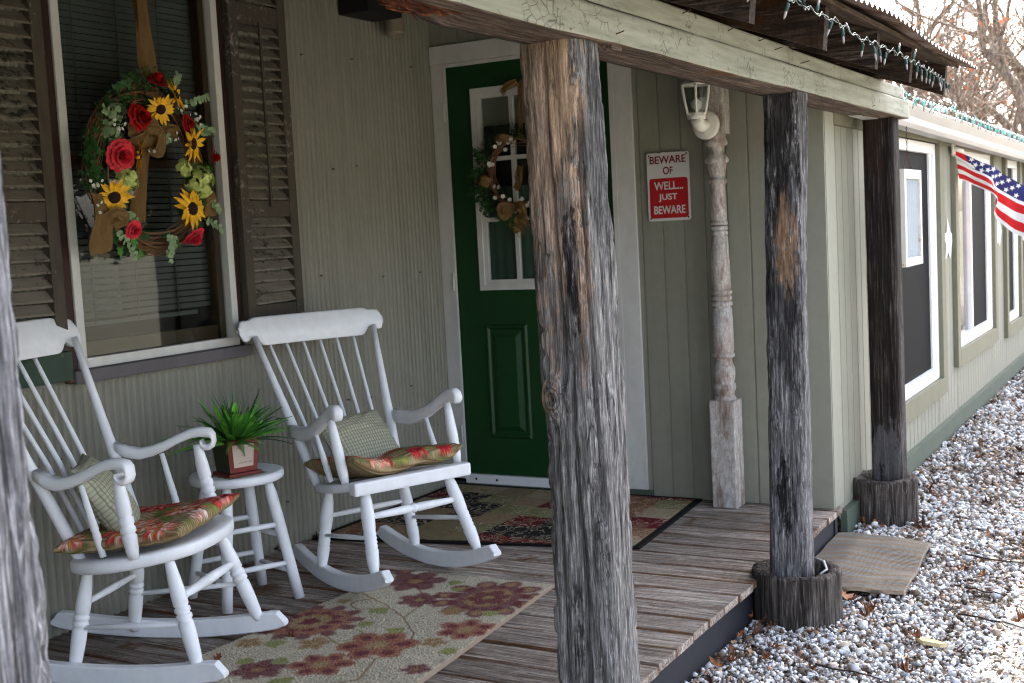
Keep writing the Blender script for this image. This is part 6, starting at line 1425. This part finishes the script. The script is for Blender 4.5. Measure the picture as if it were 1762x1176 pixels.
LP = [(4.07, 1.40), (4.02, 1.39), (4.14, 1.41), (3.98, 1.30), (4.012, 1.277), (4.0, 1.33), (4.172, 1.02), (4.117, .995), (5.5, 1.36), (5.469, 1.34), (5.40, 1.32), (5.494, 1.30), (5.44, 1.25), (5.459, 1.094), (6.214, 1.199), (6.068, 1.15), (5.543, 1.13), (6.973, 1.188), (7.428, 1.136), (7.077, 1.114), (6.966, 1.218), (8.186, 1.34), (6.354, 1.197), (7.386, .927), (5.443, .815), (4.884, .819), (4.837, .832), (4.787, .74), (4.863, .88), (3.55, 1.35), (3.465, 1.35), (3.70, 1.34), (3.753, 1.227), (4.332, 1.13), (4.42, .93), (6.039, .902), (10.3, 1.3), (10.47, 1.33), (5.437, .676), (3.935, .682), (8.07, 1.33), (7.8, 1.34), (3.889, 1.33), (3.963, 1.152), (3.706, 1.127), (3.651, 1.22), (3.702, .794), (4.285, .546), (7.6, 1.33), (6.6, 1.32), (6.9, 1.32), (9.3, 1.2), (8.8, 1.1), (8.5, .95), (9.8, 1.05), (6.7, .85), (5.9, .72), (3.60, 1.31), (3.83, 1.36), (3.38, 1.30), (3.3, 1.34), (3.62, 1.06), (4.0, .82)]
rr = random.Random(8)
for i, (x, y) in enumerate(LP):
    o = lps[i] if i < len(lps) else lps[rr.randrange(len(lps))].copy()
    if i >= len(lps): COL.objects.link(o)
    s_ = rr.uniform(.035, .075) if i not in (6, 13, 33) else .10
    o.location = (x, y, .022+rr.uniform(0, .012)); o.rotation_euler = (rr.uniform(-.8, .8), rr.uniform(-.7, .7), rr.uniform(0, 6.28)); o.scale = (s_, s_*rr.uniform(.55, 1), s_*rr.uniform(.9, 1.6))
    if math.hypot(x-4.155, y-1.262) < .3: lb_ = 'dry curled leaf lying against the hollow stump'
    elif math.hypot(x-5.66, y-1.3) < .33: lb_ = 'dry curled leaf lying around the far cracked stump'
    elif y > 1.28 and x > 5.2: lb_ = 'dry curled leaf lying along the base board of the wing'
    elif x < 4: lb_ = 'dry curled leaf on the near gravel beside the deck edge'
    elif x < 5.6: lb_ = 'dry curled leaf on the gravel right of the striped mat'
    else: lb_ = 'dry curled leaf on the distant open gravel'
    tag(o, lb_, 'leaf', 'dry fallen leaves on the gravel')
for x, y, z, lab in ((2.78, 3.285, .990, 'dead leaf caught under the window sill end'), (2.92, 2.52, DZ+.012, 'dead leaf on the deck boards behind the foreground rocker'), (3.98, 3.27, DZ+.012, 'dead leaf on the deck against the metal wall'), (2.66, 2.60, DZ+.012, 'dead leaf on the deck beside the foreground rocker tip'), (4.13, 2.44, DZ+.020, 'tiny dead leaf on the black border of the patchwork rug'), (3.75, 3.28, DZ+.012, 'dead leaf on the deck near the wall behind the chair')):
    o = lps[rr.randrange(len(lps))].copy(); COL.objects.link(o); o.location = (x, y, z+.004); o.rotation_euler = (.3, -.2, rr.uniform(0, 6)); o.scale = (.05, .05, .05); tag(o, lab, 'leaf')
# twigs and the pale chip
def twig(p0, p1, r, seed, label, mat, group=None):
    q = random.Random(seed); a, b = Vector(p0), Vector(p1); pts = [a.lerp(b, k/7)+Vector((q.uniform(-1, 1), q.uniform(-1, 1), q.uniform(-.5, 1)))*.006 for k in range(8)]
    mb = MB(); mb.tube(pts, [r*(1-.5*k/7) for k in range(8)], 6); m_ = pts[4]; d = (b-a).cross(Vector((0, 0, 1))).normalized(); mb.tube([m_, m_+d*.03+(b-a)*.12, m_+d*.045+(b-a)*.25], [r*.6, r*.4, r*.2], 5)
    o = mb.build('twig', mat); tag(o, label, 'twig', group)
tk = m_plain('dark_twig', (.03, .022, .018), .9)
twig((5.05, .84, .035), (4.95, .56, .035), .004, 1, 'dark twig lying right of the striped mat', tk)
twig((4.30, .74, .03), (4.22, .50, .03), .004, 2, 'dark twig on the gravel near the bare dirt patch', tk)
twig((3.66, 1.06, .03), (3.60, .84, .03), .0035, 3, 'long dark twig in the nearest gravel', tk)
twig((4.62, .78, .03), (4.56, .62, .03), .004, 4, 'short thick twig on the gravel right of the mat corner', tk)
twig((3.90, 1.22, .03), (3.78, 1.02, .034), .0035, 5, 'pale grey stick lying in front of the hollow stump', m_plain('pale_stick', (.5, .5, .5), .6))
mb = MB(); mb.add([(0, -.014, 0), (.012, .012, 0), (.03, .05, .0), (.022, .065, 0), (-.006, .04, 0), (-.014, .0, 0)]+[(0, -.012, .008), (.010, .012, .01), (.027, .05, .008), (.02, .062, .007), (-.004, .04, .009), (-.011, .0, .009)], [(5, 4, 3, 2, 1, 0), (6, 7, 8, 9, 10, 11)]+[(i, (i+1) % 6, 6+(i+1) % 6, 6+i) for i in range(6)])
o = mb.build('wood_chip', m_plain('pale_wood_chip', (.55, .44, .24), .8)); o.location = (3.97, .74, .026); o.scale = (1.4, 1.4, 1.2); tag(o, 'pale yellow splinter of wood lying on the gravel', 'wood chip')

# ================================================================== TREES beyond the wing
def tree_arrays(seed, H, spread=1.0):
    r = random.Random(seed); V_ = []; F_ = []; leafp = []
    def tube(pts, rs, n):
        mb.tube(pts, rs, n, 0, False)
    def grow(p, d, L_, rad, depth):
        n = 5 if depth < 3 else 3; pts = [p]; dd = d.copy(); rs = [rad]
        for k in range(n):
            dd = (dd+Vector((r.gauss(0, .16), r.gauss(0, .16), r.gauss(.03, .12)))).normalized(); pts.append(pts[-1]+dd*L_/n); rs.append(rad*(1-.45*(k+1)/n))
        tube(pts, rs, 7 if depth < 2 else (5 if depth < 4 else 3))
        if depth >= 6: leafp.append((pts[-1], dd)); return
        kids = {0: 5, 1: 4, 2: 4, 3: 3, 4: 3, 5: 2}[depth]
        for k in range(kids):
            t = r.uniform(.3, 1) if k else 1.0; i = min(int(t*n), n-1); q = pts[i].lerp(pts[i+1], t*n-i) if k else pts[-1]
            a = r.uniform(0, 6.28); side = dd.orthogonal().normalized(); side = (Matrix.Rotation(a, 3, dd) @ side); an = r.uniform(.45, 1.1) if k else r.uniform(.1, .4)
            nd = (dd*math.cos(an)+side*math.sin(an)*spread); nd.z += .10 if depth < 3 else -.02; grow(q, nd.normalized(), L_*r.uniform(.58, .8), rs[i]*(.62 if k else .85), depth+1)
    mb = MB(); grow(Vector((0, 0, -.1)), Vector((r.uniform(-.06, .06), r.uniform(-.06, .06), 1)).normalized(), H*.26, H*.021, 0); lf = MB()
    for p, d in leafp:
        if r.random() < .10:
            for k in range(r.randint(1, 4)):
                c = p+Vector((r.gauss(0, .07), r.gauss(0, .07), r.gauss(-.04, .06))); s_ = r.uniform(.035, .075); a = Vector((r.gauss(0, 1), r.gauss(0, 1), r.gauss(0, 1))).normalized(); b = a.orthogonal().normalized(); e = a.cross(b)
                lf.add([c-b*s_, c+e*s_*.5, c+b*s_, c-e*s_*.5], [(0, 1, 2, 3)])
    return mb, lf
bark = m_wood('grey_brown_bark', [(.3, (.12, .085, .065)), (.5, (.26, .20, .155)), (.75, (.42, .35, .28))], grain=(6, 6, 2), crack=.4, bump=.4)
dl = m_leaf('russet_tree_leaf', (.42, .15, .07), .4)
pro = []
for i, (sd_, H) in enumerate(((5, 11), (14, 10), (23, 12))):
    a, b = tree_arrays(sd_, H, 1.0+.1*i); root = thing('bare_tree', 'x', 'tree'); t_ = a.build('branches', bark, root); l_ = b.build('leaf_tufts', dl, root); l_['kind'] = 'stuff'; pro.append((root, t_, l_))
TR = [(21, 3.1, 0, 0.3, .85, 'bare winter tree with russet leaves closest behind the wing roof'), (25, 5.0, 1, 2.1, .95, 'bare tree just right of the porch roof tip'), (29, 3.4, 2, 4, 1.0, 'bare tree at the right edge behind the nearest tree'), (30, 6.6, 0, 1.2, 1.05, 'bare tree behind the porch roof tip'), (37, 5.6, 1, 5.1, 1.15, 'taller bare tree deep in the wood right of the roof tip'), (40, 8.8, 2, .6, 1.2, 'distant bare tree showing over the corrugated roof edge')]
used = set()
for x, y, pi, rz, s_, lab in TR:
    root, t_, l_ = pro[pi]
    if pi in used:
        r2_ = root.copy(); COL.objects.link(r2_)
        for ch in (t_, l_): c_ = ch.copy(); COL.objects.link(c_); c_.parent = r2_
        root = r2_
    used.add(pi); root.location = (x, y, 0); root.rotation_euler = (0, 0, rz); root.scale = (s_, s_, s_); tag(root, lab, 'tree', 'bare trees behind the house')
